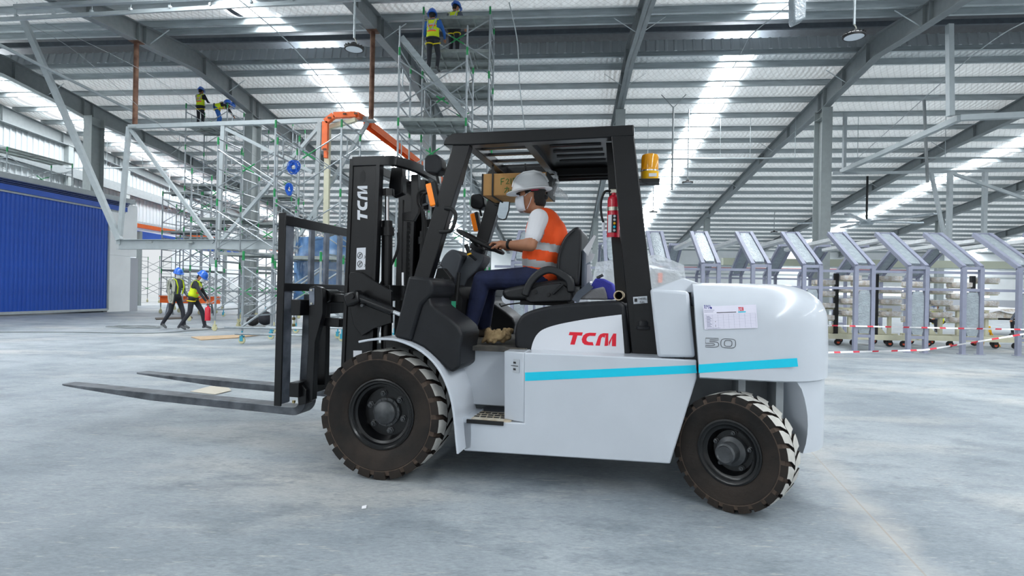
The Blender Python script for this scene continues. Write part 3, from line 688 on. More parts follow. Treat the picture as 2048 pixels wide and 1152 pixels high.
rs = fpart(MB().box((ra + .05, -.5, zg0 + .045), (ma - .02, .5, zg0 + .055)), 'roof_sheet', m_black, smooth=0)
for b in (.28, .12, -.04, -.2): fpart(MB().tube((ma - .12, b, zg0 + .043), (ra + .22, b, zg0 + .043), .012, 8), 'roof_rib', m_black, rs)
fpart(MB().tube((-.87, -.55, 2.235), (-1.5, -.55, 2.24), .028, 12), 'guard_tube', m_black)
fpart(MB().box((-.9, -.52, zg0 - .02), (ra + .05, -.45, zg0 + .03)), 'guard_inner_rail', m_black)
ip = pp(.36, [(1212, 285), (1229, 285), (1240, 470), (1259, 606), (1232, 606), (1222, 470)])
fpart(MB().prism(ip, (0, -.05, 0)), 'inner_post', m_blackm, smooth=0)
# fuel filler in the rear post
rc = pp(.62, [(1268, 611), (1299, 611), (1302, 655), (1298, 661), (1274, 661), (1269, 655)])
fr_ = fpart(MB().prism([V((p.x, .6235, p.z)) for p in rc], (0, -.003, 0)), 'filler_recess', m_blackm, smooth=0)
fc = FL(1286, 649, .63)
fpart(MB().lathe([(.0005, .022), (.035, .02), (.04, .012), (.04, -.005), (.048, -.008), (.048, -.02)], 24, c=(fc.x, .628, fc.z)).build if 0 else MB().lathe([(.0005, .026), (.034, .024), (.04, .014), (.04, -.01), (.05, -.012), (.05, -.03)], 24, c=(fc.x, .60, fc.z)), 'filler_cap', m_plast, smooth=40)
pl = fpart(MB().prism([V((p.x, .6225, p.z)) for p in pp(.62, [(1266, 594), (1294, 592), (1295, 606), (1267, 608)])], (0, -.002, 0)), 'fuel_plate', m_grey, smooth=0)
def text(name, body, loc, ex, ez, size, m, parent, fit=None):
    """lettering lying in the plane spanned by ex (reading direction) and ez (up), truck or parent coordinates"""
    cu = bpy.data.curves.new(name, 'FONT'); cu.body = body; cu.size = size; cu.extrude = .0004
    t = bpy.data.objects.new(name, cu); COL.objects.link(t); bpy.context.view_layer.update()
    me = bpy.data.meshes.new_from_object(t); bpy.data.objects.remove(t)
    ex, ez = V(ex).normalized(), V(ez).normalized(); n = ex.cross(ez)
    xs = [v.co.x for v in me.vertices]; k = fit/(max(xs) - min(xs)) if fit else 1
    for v in me.vertices:
        c = v.co.copy(); v.co = V(loc) + ex*c.x*k + ez*c.y + n*c.z
    me.materials.clear(); me.materials.append(m)
    o = bpy.data.objects.new(name, me); COL.objects.link(o); o.parent = parent; return o
tx = FL(1276, 599, .62); text('lettering', 'DIESEL', (tx.x, .6232, tx.z), (-1, 0, 0), (0, 0, 1), .018, m_ink, pl, .052)
tx = FL(1279, 606, .62); text('lettering', 'FUEL', (tx.x, .6232, tx.z), (-1, 0, 0), (0, 0, 1), .016, m_ink, pl, .032)
tx = FL(1269, 604, .62); fpart(MB().cbox((tx.x - .008, .6232, tx.z + .012), (.018, .001, .022)), 'pump_symbol', m_ink, pl, smooth=0)
# ---- decals on the counterweight
CB = .9
pq = pp(CB, [(1406, 613), (1512, 609), (1517, 654), (1409, 659)]); 
ex_, ez_ = (pq[1] - pq[0]), (pq[3] - pq[0])
def onp(u, v, off=.002): p = pq[0] + ex_*u + ez_*v; return V((p.x, CB + off, p.z))
sh = fpart(MB().prism([onp(0, 0, .0018), onp(1, 0, .0018), onp(1, 1, .0018), onp(0, 1, .0018)], (0, -.0012, 0)), 'record_sheet', mat('sheet_paper', g('e9e6f4'), .7), smooth=0)
exn, ezn = ex_.normalized(), -ez_.normalized(); W_ = ex_.length
text('lettering', 'RMA', onp(.015, .11), exn, ezn, .034, m_blue_ink, sh, .038)
fpart(MB().prism([onp(.15 + .018*cos(t), .075 + .05*sin(t)) for t in [k*pi/4 for k in range(8)]], (0, .0006, 0)), 'blue_emblem', m_blue_ink, sh, smooth=0)
glyphs('TCM', onp(.665, .25, .0026), exn*W_*.095, ezn*.022, {'T': (.30, .27), 'C': (.32, .30), 'M': (.43, .4)}, m_red, 'red_letter', sh, V((0, -1, 0)), .0006)
def bar(u0, v0, u1, v1, m, nm='ruled_line', off=.0022): fpart(MB().prism([onp(u0, v0, off), onp(u1, v0, off), onp(u1, v1, off), onp(u0, v1, off)], (0, -.0004, 0)), nm, m, sh, smooth=0)
bar(.655, .27, .80, .315, m_cyan, 'cyan_bar')
m_rule = mat('ruled_grey', g('8d8ea6'), .7)
for u0, v, u1 in ((.015, .17, .21), (.015, .235, .19)): bar(u0, v, u1, v + .018, m_rule, 'small_print')
bar(.25, .275, .62, .305, m_ink, 'sheet_title')
bar(.02, .95, .30, .962, m_rule, 'small_print'); bar(.06, .985, .24, .992, m_rule, 'small_print')
for k in range(13): bar(.02, .36 + .05*k, .98, .3645 + .05*k, m_rule)
for u in (.02, .05, .165, .27, .37, .47, .57, .67, .775, .88, .977): bar(u, .36, u + .0022, .96, m_rule)
for k in range(10): bar(.055, .425 + k*.05, .09 + .05*((k*7 % 5)/5 + .4), .445 + k*.05, m_rule, 'small_print')
for v in (.66, .81, .86): bar(.21, v, .222, v + .03, m_ink, 'tick_mark')
# outlined 50
n0, n1 = FL(1411, 694, CB), FL(1471, 693, CB); ny = FL(1411, 676, CB); nw, nh = (n1.x - n0.x), ny.z - n0.z
def nump(pts): return [V((n0.x + nw*x, CB + .002, n0.z + nh*y)) for x, y in pts]
five = [(.0, 1), (.43, 1), (.43, .82), (.14, .82), (.13, .62), (.30, .62), (.40, .57), (.44, .42), (.43, .17), (.37, .05), (.25, 0), (0, 0), (0, .19), (.22, .19), (.29, .22), (.31, .31), (.28, .40), (.22, .42), (0, .42)]
zo = lambda rx, ry: [(.755 + rx*math.copysign(abs(cos(t))**.5, cos(t)), .5 + ry*math.copysign(abs(sin(t))**.6, sin(t))) for t in [2*pi*k/28 for k in range(28)]]
for nm, pts in (('outlined_digit', five), ('outlined_digit', zo(.245, .5)), ('digit_counter', zo(.125, .32))):
    fpart(MB().path(nump(pts), .0014, 5, loop=True), nm, m_ink)
# ---- mast
MT = .48
for sg in (1, -1):
    q = pp(MT, [(704, 318), (757, 320), (741, 742), (686, 742)])
    web = [V((p.x, sg*MT, p.z)) for p in q]
    rail = fpart(MB().prism(web, (0, -sg*.02, 0)), 'outer_rail', m_black, bevel=.004)
    d_ = (q[0] - q[3]).normalized()
    for i, j in ((0, 3), (1, 2)):
        fpart(MB().beam(V((q[i].x, sg*(MT - .025), q[i].z)), V((q[j].x, sg*(MT - .025), q[j].z)), .03, .07, (0, 1, 0)), 'rail_flange', m_black, rail, bevel=.003)
    qi = pp(.42, [(712, 330), (750, 330), (738, 700), (700, 700)])
    fpart(MB().prism([V((p.x, sg*.40, p.z)) for p in qi], (0, -sg*.05, 0)), 'inner_rail', m_black, bevel=.003)
    if sg > 0:
        qs = pp(MT, [(720, 346), (727, 340), (731, 346), (730, 362), (725, 367), (719, 362)])
        fpart(MB().prism([V((p.x, MT + .001, p.z)) for p in qs], (0, -.004, 0)), 'rail_slot', m_blackm, rail, smooth=0)
        st = fpart(MB().prism([V((p.x, MT + .002, p.z)) for p in pp(MT, [(713.5, 496), (731.5, 495), (730.5, 539), (712, 540)])], (0, -.0015, 0)), 'warning_sticker', m_decw, rail, smooth=0)
        for yy in (511, 528):
            c = FL(720, yy, MT); fpart(MB().path([V((c.x + .02*cos(t), MT + .003, c.z + .023*sin(t))) for t in [k*pi/8 for k in range(16)]], .0022, 5, loop=True), 'prohibition_ring', m_red if 0 else m_ink, st)
            fpart(MB().beam((c.x - .015, MT + .003, c.z + .015), (c.x + .015, MT + .003, c.z - .015), .003, .003), 'prohibition_bar', m_ink, st)
            fpart(MB().ball((c.x, MT + .003, c.z + .009), (.004, .001, .004), 8, 6), 'figure_head', m_ink, st); fpart(MB().beam((c.x + .002, MT + .003, c.z + .004), (c.x - .004, MT + .003, c.z - .014), .004, .002), 'figure_body', m_ink, st)
            c2 = FL(728.5, yy + 3, MT); fpart(MB().path([V((c2.x + .008*cos(t), MT + .003, c2.z + .01*sin(t))) for t in [R(100) + R(160)*k/6 for k in range(7)]], .0016, 5), 'hook_mark', m_ink, st)
        # vertical white lettering, read from below
        a0_, a1_ = FL(715, 440, MT), FL(735, 440, MT); top_ = FL(717, 372, MT)
        lean = (top_ - FL(717, 440, MT)); glyphs('TCM', V((a1_.x, MT + .003, a1_.z)), V((lean.x, 0, lean.z)), V((a0_.x - a1_.x, 0, 0)), {'T': (.30, .27), 'C': (.32, .30), 'M': (.43, .4)}, m_decw, 'white_letter', rail, V((0, -1, 0)), .001)
pl2 = fpart(MB().prism([V((p.x, MT + .004, p.z)) for p in pp(MT, [(707, 701), (724, 701), (724, 716), (707, 716)])], (0, -.003, 0)), 'white_marker', m_decw, smooth=0)
zt_ = 2.232
tp = [V((.505, .47, zt_)), V((.22, .46, zt_)), V((.172, .43, zt_)), V((.117, .26, zt_)), V((.105, .04, zt_)), V((.117, -.26, zt_)), V((.172, -.43, zt_)), V((.22, -.46, zt_)), V((.505, -.47, zt_))]
mb = MB(); mb.sweep([p - V((0, 0, .035)) for p in smoothc(tp, 3)], .05, .07); fpart(mb, 'mast_top_plate', m_black, bevel=.004)
fpart(MB().box((.46, -.46, zt_ - .06), (.53, .46, zt_ + .01)), 'mast_front_bar', m_black, bevel=.004)
for z_ in (.55, 1.15): fpart(MB().box((.2, -.45, z_), (.26, .45, z_ + .12)), 'mast_cross_bar', m_black, bevel=.004)
for sg in (1, -1):
    b = .37
    q = [FL(774, y, .37) for y in (384, 442, 455, 472, 690)]; q = [V((p.x, sg*b, p.z)) for p in q]
    cyl = fpart(MB().tube(q[3], V((q[4].x, sg*b, .35)), .042, 20), 'lift_cylinder', m_black, smooth=40)
    fpart(MB().tube(q[0], q[2], .017, 16), 'piston_rod', m_chrome, cyl, smooth=40)
    fpart(MB().tube(q[1], q[2], .042, 20), 'cylinder_collar', m_black, cyl, smooth=40); fpart(MB().tube(q[2], q[3], .055, 20), 'cylinder_gland', m_black, cyl, smooth=40)
    p = FL(777, 386, .37); fpart(MB().tube(V((p.x, sg*b, p.z - .025)), V((p.x, sg*b, p.z + .03)), .045, 6), 'rod_nut', m_black, cyl, smooth=0)
    k_ = FL(797, 362, .25); fpart(MB().prism([V((k_.x + dx, sg*.28, k_.z + dz)) for dx, dz in ((.05, .1), (-.04, .1), (-.05, -.1), (.04, -.13), (.07, -.05))], (0, -sg*.08, 0)), 'chain_anchor', m_black, bevel=.005)
    ch = MB(); c0, c1 = FL(818, 447, .2), FL(814, 600, .2)
    for i in range(34):
        p = c0.lerp(c1, i/34); ch.cbox((p.x, sg*.2, p.z), (.022 if i % 2 else .03, .03 if i % 2 else .018, .019))
    fpart(ch, 'lift_chain', m_blackm, smooth=0)
    f1 = [FL(x, y, .22) for x, y in ((831, 350), (831, 425), (826, 433), (806, 434))]
    fpart(MB().sweep([V((p.x, sg*.22, p.z)) for p in f1], .06, .04, (0, 1, 0)), 'hose_guide', m_black, bevel=.004)
for b, xs in ((.24, [(852, 380), (838, 384), (836, 405), (844, 425), (846, 470), (838, 540), (832, 610)]), (.12, [(858, 385), (846, 390), (842, 410), (850, 440), (850, 500), (840, 600)]), (.3, [(796, 465), (795, 500), (775, 545), (760, 570)])):
    fpart(MB().path(smoothc([FL(x, y, b) for x, y in xs], 4), .011, 8), 'hydraulic_hose', m_blackm)
for b in (.05, -.1): fpart(MB().tube(FL(806, 400, b), FL(800, 640, b), .01, 8), 'hydraulic_pipe', m_black)
fpart(MB().path(smoothc([FL(x, y, .1) for x, y in ((806, 545), (806, 575), (806, 600))], 3), .012, 8), 'hose_fitting', m_chrome)
# tilt bracket and cylinder
fpoly('tilt_bracket', .49, .52, [(701, 544), (718, 544), (782, 582), (783, 646), (748, 657), (723, 672), (707, 651), (698, 609), (697, 551)], m_black, bevel=.004)
p0, p1, p2 = FL(712, 594, .6), FL(786, 623, .6), FL(815, 635, .6)
tc_ = fpart(MB().tube(p0, p1, .033, 20), 'tilt_cylinder', m_black, smooth=40)
fpart(MB().tube(p1, p2, .016, 14), 'piston_rod', m_chrome, tc_, smooth=40)
fpart(MB().cbox(FL(708, 597, .6), (.12, .1, .1), Matrix.Rotation(R(20), 3, 'Y')), 'clevis', m_black, tc_, bevel=.02)
fpart(MB().tube(FL(708, 592, .62), FL(708, 592, .62) + V((0, .045, 0)), .022, 12), 'clevis_pin', m_black, tc_)
fpart(MB().tube(FL(727, 611, .62), FL(727, 611, .62) + V((0, .03, 0)), .012, 6), 'clevis_bolt', m_hub, tc_, smooth=0)
# ---- carriage, backrest, forks
car = fpoly('carriage_plate', .47, .53, [(618, 576), (630, 571), (642, 576), (645, 590), (645, 626), (630, 684), (625, 800), (596, 812), (594, 776), (612, 762), (616, 690)], m_black, bevel=.004)
fpart(MB().prism([V((p.x, -.47, p.z)) for p in pp(.53, [(618, 576), (642, 576), (645, 626), (630, 684), (625, 800), (596, 812), (612, 690)])], (0, -.06, 0)), 'carriage_plate', m_black, bevel=.004)
fpart(MB().prism([V((p.x, .535, p.z)) for p in pp(.53, [(619, 578), (629, 576), (629, 609), (619, 611)])], (0, -.005, 0)), 'wear_plate', m_sheen, car, smooth=0)
for y in (580, 607): fpart(MB().tube(FL(624, y, .53), FL(624, y, .53) + V((0, .014, 0)), .009, 6), 'plate_bolt', m_steel, car, smooth=0)
zb1, zb2 = FL(625, 615, .5).z, FL(610, 775, .5).z
aC = FL(600, 700, .5).x
fpart(MB().box((aC - .06, -.6, zb1 - .06), (aC + .02, .6, zb1 + .06)), 'fork_bar', m_black, bevel=.005)
fpart(MB().box((aC - .06, -.6, zb2 - .06), (aC + .02, .6, zb2 + .05)), 'fork_bar', m_black, bevel=.005)
for b in (.34, -.34): fpart(MB().box((aC - .14, b - .03, zb2), (aC - .04, b + .03, zb1 + .1)), 'carriage_upright', m_black, bevel=.004)
ssa = FL(665, 592, .35); fpart(MB().tube((ssa.x, .46, ssa.z), (ssa.x, -.46, ssa.z), .038, 18), 'side_shift_cylinder', m_black, smooth=40)
fpart(MB().tube((ssa.x, .46, ssa.z), (ssa.x, .30, ssa.z), .05, 18), 'cylinder_head', m_black, smooth=40)
pts = [(648, 585), (690, 590), (690, 606), (648, 606)]; fpoly('shift_bracket', .30, .42, pts, m_black, ref=.42, bevel=.01)
pts = [(643, 635), (678, 638), (678, 655), (643, 652)]; fpoly('roller_bracket', .38, .46, pts, m_black, ref=.46, bevel=.006)
# backrest
bt, bb = FL(557, 425, .62), FL(547, 812, .62); at, ab_ = bt.x, bb.x
def bx(b0, b1, z0, z1, da0, da1):                        # leaning box that follows the tilted mast
    f = lambda z: at + (ab_ - at)*(bt.z - z)/(bt.z - bb.z)
    mb = MB(); mb.add([V((f(z) - da, b, z)) for z in (z0, z1) for b in (b0, b1) for da in (da0, da1)], [(0, 1, 3, 2), (4, 6, 7, 5), (0, 4, 5, 1), (2, 3, 7, 6), (0, 2, 6, 4), (1, 5, 7, 3)]); return mb
lb = fpart(bx(.605, .62, bb.z, bt.z, 0, .06), 'backrest_post', m_black, bevel=.004)
fpart(bx(.44, .605, bb.z, bt.z, .0, .014), 'backrest_flange', m_sheen, lb, bevel=.004)
lb2 = fpart(bx(-.62, -.605, bb.z, bt.z, 0, .06), 'backrest_post', m_black, bevel=.004)
fpart(bx(-.605, -.44, bb.z, bt.z, 0, .014), 'backrest_flange', m_black, lb2, bevel=.004)
zt1 = FL(600, 435, .42).z; fpart(bx(-.61, .61, zt1 - .075, zt1, .0, .03), 'backrest_top_bar', m_black, bevel=.004)
zm = FL(600, 567, .42).z; fpart(bx(-.61, .61, zm - .06, zm, .0, .03), 'backrest_lower_bar', m_black, bevel=.004)
for b in (.20, -.02, -.24, -.42): fpart(bx(b - .03, b + .03, zm - .02, zt1 - .07, .004, .026), 'backrest_slat', m_sheen, smooth=0)
for yy in (637, 650, 790, 803): fpart(MB().tube(FL(581 if yy < 700 else 578, yy, .6), FL(581 if yy < 700 else 578, yy, .6) + V((-.03, 0, 0)), .011, 6) if 0 else MB().tube(FL(581, yy, .53) + V((-.02, 0, 0)), FL(581, yy, .53) + V((-.036, 0, 0)), .012, 6), 'backrest_bolt', m_brass, lb, smooth=0)
fpoly('lower_hook', .47, .56, [(594, 772), (604, 770), (612, 780), (612, 808), (596, 812)], m_black, bevel=.006)
# forks: tapered blade, rounded heel and upright shank
def fork(bn, bf):
    fk = MB(); tip, m1, hl = FL(120, 768, .45), FL(249, 788, .45), FL(548, 813, .45)
    # slope of the blade from tip and heel
    A0, Z0_ = tip.x, tip.z; A1, Z1_ = FL(585, 815, .45).x, FL(585, 815, .45).z
    up = lambda a: Z0_ + (Z1_ - Z0_)*(a - A0)/(A1 - A0)
    th = lambda a: .014 + (.062 - .014)*min(1, max(0, (A0 - a)/.95))
    aa = [A0, A0 - .03, A0 - .3, A0 - .6, A0 - .95, 2.0, 1.5, A1]
    wd = lambda a: .78 if a == A0 else (.93 if a == A0 - .03 else 1)
    c = (bn + bf)/2; h = abs(bn - bf)/2
    rings = [[V((a, c + h*wd(a), up(a))), V((a, c - h*wd(a), up(a))), V((a, c - h*wd(a), up(a) - th(a))), V((a, c + h*wd(a), up(a) - th(a)))] for a in aa]
    # heel
    ca, cz = A1, up(A1) + .05
    for k in range(1, 7):
        t = pi/2*k/6; ri, ro = .05, .05 + .062
        i_ = V((ca - ri*sin(t), 0, cz - ri*cos(t))); o_ = V((ca - ro*sin(t), 0, cz - ro*cos(t)))
        rings.append([V((i_.x, c + h, i_.z)), V((i_.x, c - h, i_.z)), V((o_.x, c - h, o_.z)), V((o_.x, c + h, o_.z))])
    zs = zb1 + .1; rings.append([V((ca - .05 - .03, c + h, zs)), V((ca - .05 - .03, c - h, zs)), V((ca - .112 - .03, c - h, zs)), V((ca - .112 - .03, c + h, zs))])
    fk.loft(rings); return fpart(fk, 'fork', m_fork, bevel=.004)
fork(.45, .30); fork(-.30, -.45)
# ---- cab: seat, steering, levers, lamps
seat = fpart(MB().prism([V((p.x, .24, p.z)) for p in smoothc(pp(.24, [(1003, 588), (1008, 578), (1040, 570), (1090, 562), (1130, 556)]), 3) + pp(.24, [(1145, 560), (1145, 600), (1020, 601), (1006, 598)])], (0, -.48, 0)), 'seat_cushion', m_seat, bevel=.03, seg=4)
fpart(MB().prism([V((p.x, .24, p.z)) for p in smoothc(pp(.24, [(1112, 560), (1112, 533), (1115, 506), (1127, 475), (1146, 456), (1158, 455), (1163, 470), (1161, 520), (1157, 574)]), 3)], (0, -.48, 0)), 'seat_backrest', m_seat, bevel=.035, seg=4)
fpart(MB().path(smoothc(pp(.255, [(1116, 545), (1119, 508), (1131, 478), (1149, 460)]), 4), .006, 6), 'seat_piping', m_seat)
for sg in (1, -1):
    fpart(MB().sweep([V((p.x, sg*.28, p.z)) for p in smoothc(pp(.28, [(1050, 592), (1058, 570), (1072, 552), (1090, 541), (1108, 541), (1126, 551), (1140, 563), (1142, 585)]), 3)], .055, .05, (0, 1, 0)), 'hip_guard', m_seat, bevel=.012, seg=3)
    q = pp(.27, [(1050, 600), (1056, 580), (1075, 572), (1095, 568), (1120, 565), (1143, 580), (1143, 603), (1060, 606)])
    fpart(MB().prism([V((p.x, sg*.275, p.z)) for p in q], (0, -sg*.04, 0)), 'seat_side_cover', m_seat, bevel=.012, seg=3)
fpart(MB().sweep(pp(.3, [(1105, 588), (1118, 576), (1126, 568)]), .02, .02, (0, 1, 0)), 'recline_lever', m_plast, bevel=.004)
for x_, y_ in ((1071, 584), (1097, 589)): fpart(MB().tube(FL(x_, y_, .275), FL(x_, y_, .275) + V((0, .012, 0)), .014, 14), 'seat_bolt', m_blackm)
fpart(MB().box((FL(1135, 605, .2).x, -.2, 1.14), (FL(1040, 605, .2).x, .2, FL(1090, 600, .24).z)), 'seat_suspension', m_blackm)
fpart(MB().path(pp(.2, [(1040, 606), (1015, 609), (1002, 613), (999, 607)]), .006, 6), 'seat_slide_lever', m_blackm)
# steering column and wheel
dsh = fpart(MB().prism([V((p.x, .22, p.z)) for p in smoothc(pp(.22, [(878, 530), (888, 510), (902, 499), (915, 503), (924, 513)]), 3) + pp(.22, [(910, 560), (900, 590), (872, 580), (870, 560)])], (0, -.5, 0)), 'dashboard', m_dash, bevel=.02, seg=3)
colm = fpart(MB().prism([V((p.x, .16, p.z)) for p in pp(.16, [(941, 500), (968, 511), (966, 522), (952, 543), (934, 558), (925, 580), (908, 578), (915, 545)])], (0, -.2, 0)), 'steering_column', m_dash, bevel=.012, seg=3)
swc = (V((-.203, .05, 1.715)) + V((-.558, .05, 1.54)))/2; axs = (V((-.203, .05, 1.715)) - V((-.558, .05, 1.54))); rr = axs.length/2
ux = axs.normalized(); nz = V((-ux.z, 0, ux.x)); nz = nz if nz.z > 0 else -nz; uy = V((0, 1, 0))
sw = fpart(MB().path([swc + ux*rr*cos(t) + uy*rr*sin(t) for t in [2*pi*k/40 for k in range(40)]], .0145, 10, loop=True), 'steering_wheel', m_blackm, smooth=50)
for t in (R(90), R(210), R(330)):
    p = swc + ux*rr*cos(t) + uy*rr*sin(t); fpart(MB().beam(p, swc - nz*.05, .035, .014, nz), 'wheel_spoke', m_plast, sw, bevel=.004)
M3 = Matrix((ux, uy, nz)).transposed()
fpart(MB().lathe([(.06, -.08), (.065, -.045), (.05, -.03), (.0005, -.028)], 20, c=swc, M=M3), 'wheel_boss', m_plast, sw, smooth=40)
fpart(MB().tube(swc - nz*.07, swc - nz*.2, .045, 16), 'column_tube', m_dash, smooth=40)
kn = swc + ux*rr*.72 + uy*rr*.7; fpart(MB().tube(FL(961, 491, .05), FL(990, 487, .05), .012, 8), 'indicator_stalk', m_plast)
lv = fpart(MB().tube(FL(932, 489, .22), FL(938, 508, .22), .017, 12, .014), 'direction_lever', m_blackm, smooth=40)
fpart(MB().tube(FL(938, 507, .22), FL(939, 510, .22), .018, 12), 'lever_ring', m_yellow, lv)
fpart(MB().tube(FL(938, 508, .22), FL(952, 520, .18), .01, 8), 'lever_stem', m_plast, lv)
br = fpart(MB().beam(FL(868, 513, .42), FL(880, 539, .42), .035, .04, (0, 1, 0)), 'parking_brake', m_grey if 0 else mat('grip_grey', g('8d9196'), .6), bevel=.012)
for k in range(6):
    p = FL(868, 513, .42).lerp(FL(880, 539, .42), (k + .7)/7); fpart(MB().cbox(p, (.046, .04, .006), Matrix.Rotation(R(28), 3, 'Y')), 'grip_ridge', m_dash, br, smooth=0)
fpoly('brake_bracket', .36, .44, [(874, 536), (886, 536), (902, 556), (900, 600), (880, 602), (868, 560)], m_blackm, bevel=.006)
fpart(MB().tube(FL(885, 559, .44), FL(885, 559, .44) + V((0, .012, 0)), .012, 12), 'bracket_bolt', m_hub)
fpart(MB().tube(FL(886, 571, .44), FL(886, 571, .44) + V((0, .01, 0)), .008, 8), 'bracket_bolt', m_hub)
for x0_, y0_, x1_, y1_, b in ((918, 545, 912, 610, .3), (905, 590, 930, 640, .2), (925, 560, 928, 640, .0), (900, 560, 905, 650, .1), (890, 585, 915, 650, .28)):
    fpart(MB().tube(FL(x0_, y0_, b), FL(x1_, y1_, b), .014, 8), 'linkage_rod', m_blackm)
fpoly('pedal_box', -.2, .3, [(872, 575), (915, 570), (925, 600), (918, 668), (880, 660)], m_blackm, ref=.3)
for b in (.18, .0): fpart(MB().cbox(FL(926, 655, b), (.04, .08, .1), Matrix.Rotation(R(-35), 3, 'Y')), 'pedal', m_blackm, bevel=.005)
fpart(MB().cbox(FL(907, 609, .32), (.035, .004, .05)), 'inspection_tag', mat('tag_green', g('3fb38a'), .6), smooth=0)
for x_, b in ((879, .40), (890, .3), (895, .2)): pass
# lamps, mirrors, beacon
def worklamp(px, py, b):
    p = FL(px, py, b); r_ = fpart(MB().prism([p + V((dx, .06, dz)) for dx, dz in ((.06, .05), (.045, .07), (-.03, .075), (-.065, .04), (-.07, -.03), (-.04, -.065), (.04, -.055), (.06, -.03))], (0, -.12, 0)), 'work_lamp', m_plast, bevel=.02, seg=3)
    fpart(MB().cbox(p + V((.062, 0, .0)), (.008, .09, .075)), 'lamp_lens', m_lampglass, r_); fpart(MB().tube(p + V((-.01, 0, -.05)), p + V((-.03, 0, -.12)), .01, 8), 'lamp_stem', m_blackm, r_)
worklamp(870, 333, .56); worklamp(957, 406, -.56)
def signal(px, py, b, k=1):
    p = FL(px, py, b); Rm = Matrix.Rotation(R(14), 3, 'Y')
    r_ = fpart(MB().cbox(p + V((-.035, 0, -.0)), (.03, .06, .19), Rm), 'signal_holder', m_blackm, bevel=.004)
    fpart(MB().cbox(p, (.05, .055, .165), Rm), 'amber_lens', m_amber, r_, bevel=.008)
signal(864, 390, .57); signal(950, 445, -.57)
fpart(MB().path(smoothc(pp(.62, [(889, 416), (903, 418), (911, 429), (909, 444), (904, 458), (896, 463), (879, 463)]), 4), .014, 8), 'grab_handle', m_blackm, smooth=50)
fpart(MB().path(smoothc(pp(.5, [(941, 297), (934, 320), (929, 345), (923, 370)]), 4), .009, 6), 'inner_grab_strip', m_blackm)
p = FL(928, 332, .5); fpart(MB().tube(p + V((.05, .0, 0)), p, .014, 10), 'strip_bracket', m_blackm)
mq = pp(-.45, [(1004, 397), (1021, 397), (1018, 420), (1011, 438), (1005, 440), (996, 437), (994, 430), (999, 410)])
zmx = max(q.z for q in mq); tl = lambda q: V((q.x, -.45 + .22*(q.z - zmx + .16) + .12*(q.x - mq[0].x), q.z)); mr = fpart(MB().prism([tl(q) for q in mq], (0, -.03, 0)), 'mirror', m_blackm, bevel=.005)
mcx, mcz = sum(p.x for p in mq)/8, sum(p.z for p in mq)/8; fpart(MB().prism([tl(V((q.x*.92 + .08*mcx, 0, q.z*.92 + .08*mcz))) + V((0, .004, 0)) for q in mq], (0, -.002, 0)), 'mirror_glass', m_mirror, mr, smooth=0)
fpart(MB().tube(FL(1000, 412, -.46), FL(984, 407, -.56), .01, 8), 'mirror_arm', m_blackm, mr)
bc = FL(1299, 361, .46); bz = bc.z
bea = fpart(MB().lathe([(.058, 0), (.058, .05), (.06, .055), (.06, .065)], 28, c=(bc.x, .46, bz)), 'beacon_base', m_yellow, smooth=40)
fpart(MB().lathe([(.057, .066), (.057, .15), (.052, .168), (.04, .175), (.0005, .176)], 28, c=(bc.x, .46, bz)), 'beacon_dome', m_beacon, bea, smooth=40)
fpart(MB().lathe([(.0605, .056), (.0605, .064)], 28, c=(bc.x, .46, bz)), 'chrome_band', m_chrome, bea)
fpart(MB().ball((bc.x, .46, bz + .115), (.02, .02, .03), 12, 8), 'beacon_reflector', m_chrome, bea)
fpart(MB().cbox((bc.x - .02, .521, bz + .025), (.05, .002, .022)), 'base_label', m_decw, bea, smooth=0)
fpart(MB().box((bc.x - .065, .40, bz - .022), (bc.x + .07, .53, bz)), 'beacon_plate', m_blackm, bea)
fpart(MB().tube((bc.x + .02, .46, bz - .02), (FL(1275, 362, .56).x, .55, bz - .02), .012, 8), 'beacon_arm', m_blackm, bea)
# ---- loose things riding on the truck
def W(p): return FK_M @ V(p)
FK_M = Matrix.Translation((F0[0], F0[1], 0)) @ Matrix.Rotation(pi - TH, 4, 'Z')
def riding(name, label, cat, base):                      # top-level thing in truck orientation with origin at base
    e = empty(name, W(base), pi - TH, label, cat); e['_b'] = 0; del e['_b']; return e
def local(mb, base):
    b = V(base); mb.v = [tuple(V(v) - b) for v in mb.v]; return mb
# carton strapped below the guard
cb = V((-.61, -.30, 2.02)); ct = riding('carton', 'brown cardboard carton with green handwriting strapped under the forklift roof', 'carton', cb)
local(MB().box((-.875, -.48, 2.02), (-.345, -.1, 2.20)), cb).build('box_body', m_card, ct, smooth=0, bevel=.006)
for x_ in (-.43, -.70): 
    a = x_; local(MB().path([(a, -.096, 2.27), (a, -.096, 2.12), (a, -.097, 2.016), (a, -.28, 2.014), (a, -.484, 2.016), (a, -.484, 2.2), (a, -.45, 2.27)], .008, 6), cb).build('strap', m_blackm, ct)
local(MB().box((-.349, -.482, 2.02), (-.335, -.098, 2.2)), cb).build('black_end', m_blackm, ct, smooth=0)
local(MB().box((-.885, -.482, 2.02), (-.873, -.098, 2.2)), cb).build('black_end', m_blackm, ct, smooth=0)
local(MB().cbox((-.82, -.0985, 2.165), (.09, .002, .05)), cb).build('paper_label', m_decw, ct, smooth=0)
def scrib(strokes, org, k, nm):
    for s_ in strokes:
        local(MB().path([V((org[0] - x*k, -.0975, org[2] + y*k)) for x, y in s_], .0028, 5), cb).build(nm, m_green_ink, ct)
og = (-.50, 0, 2.105)
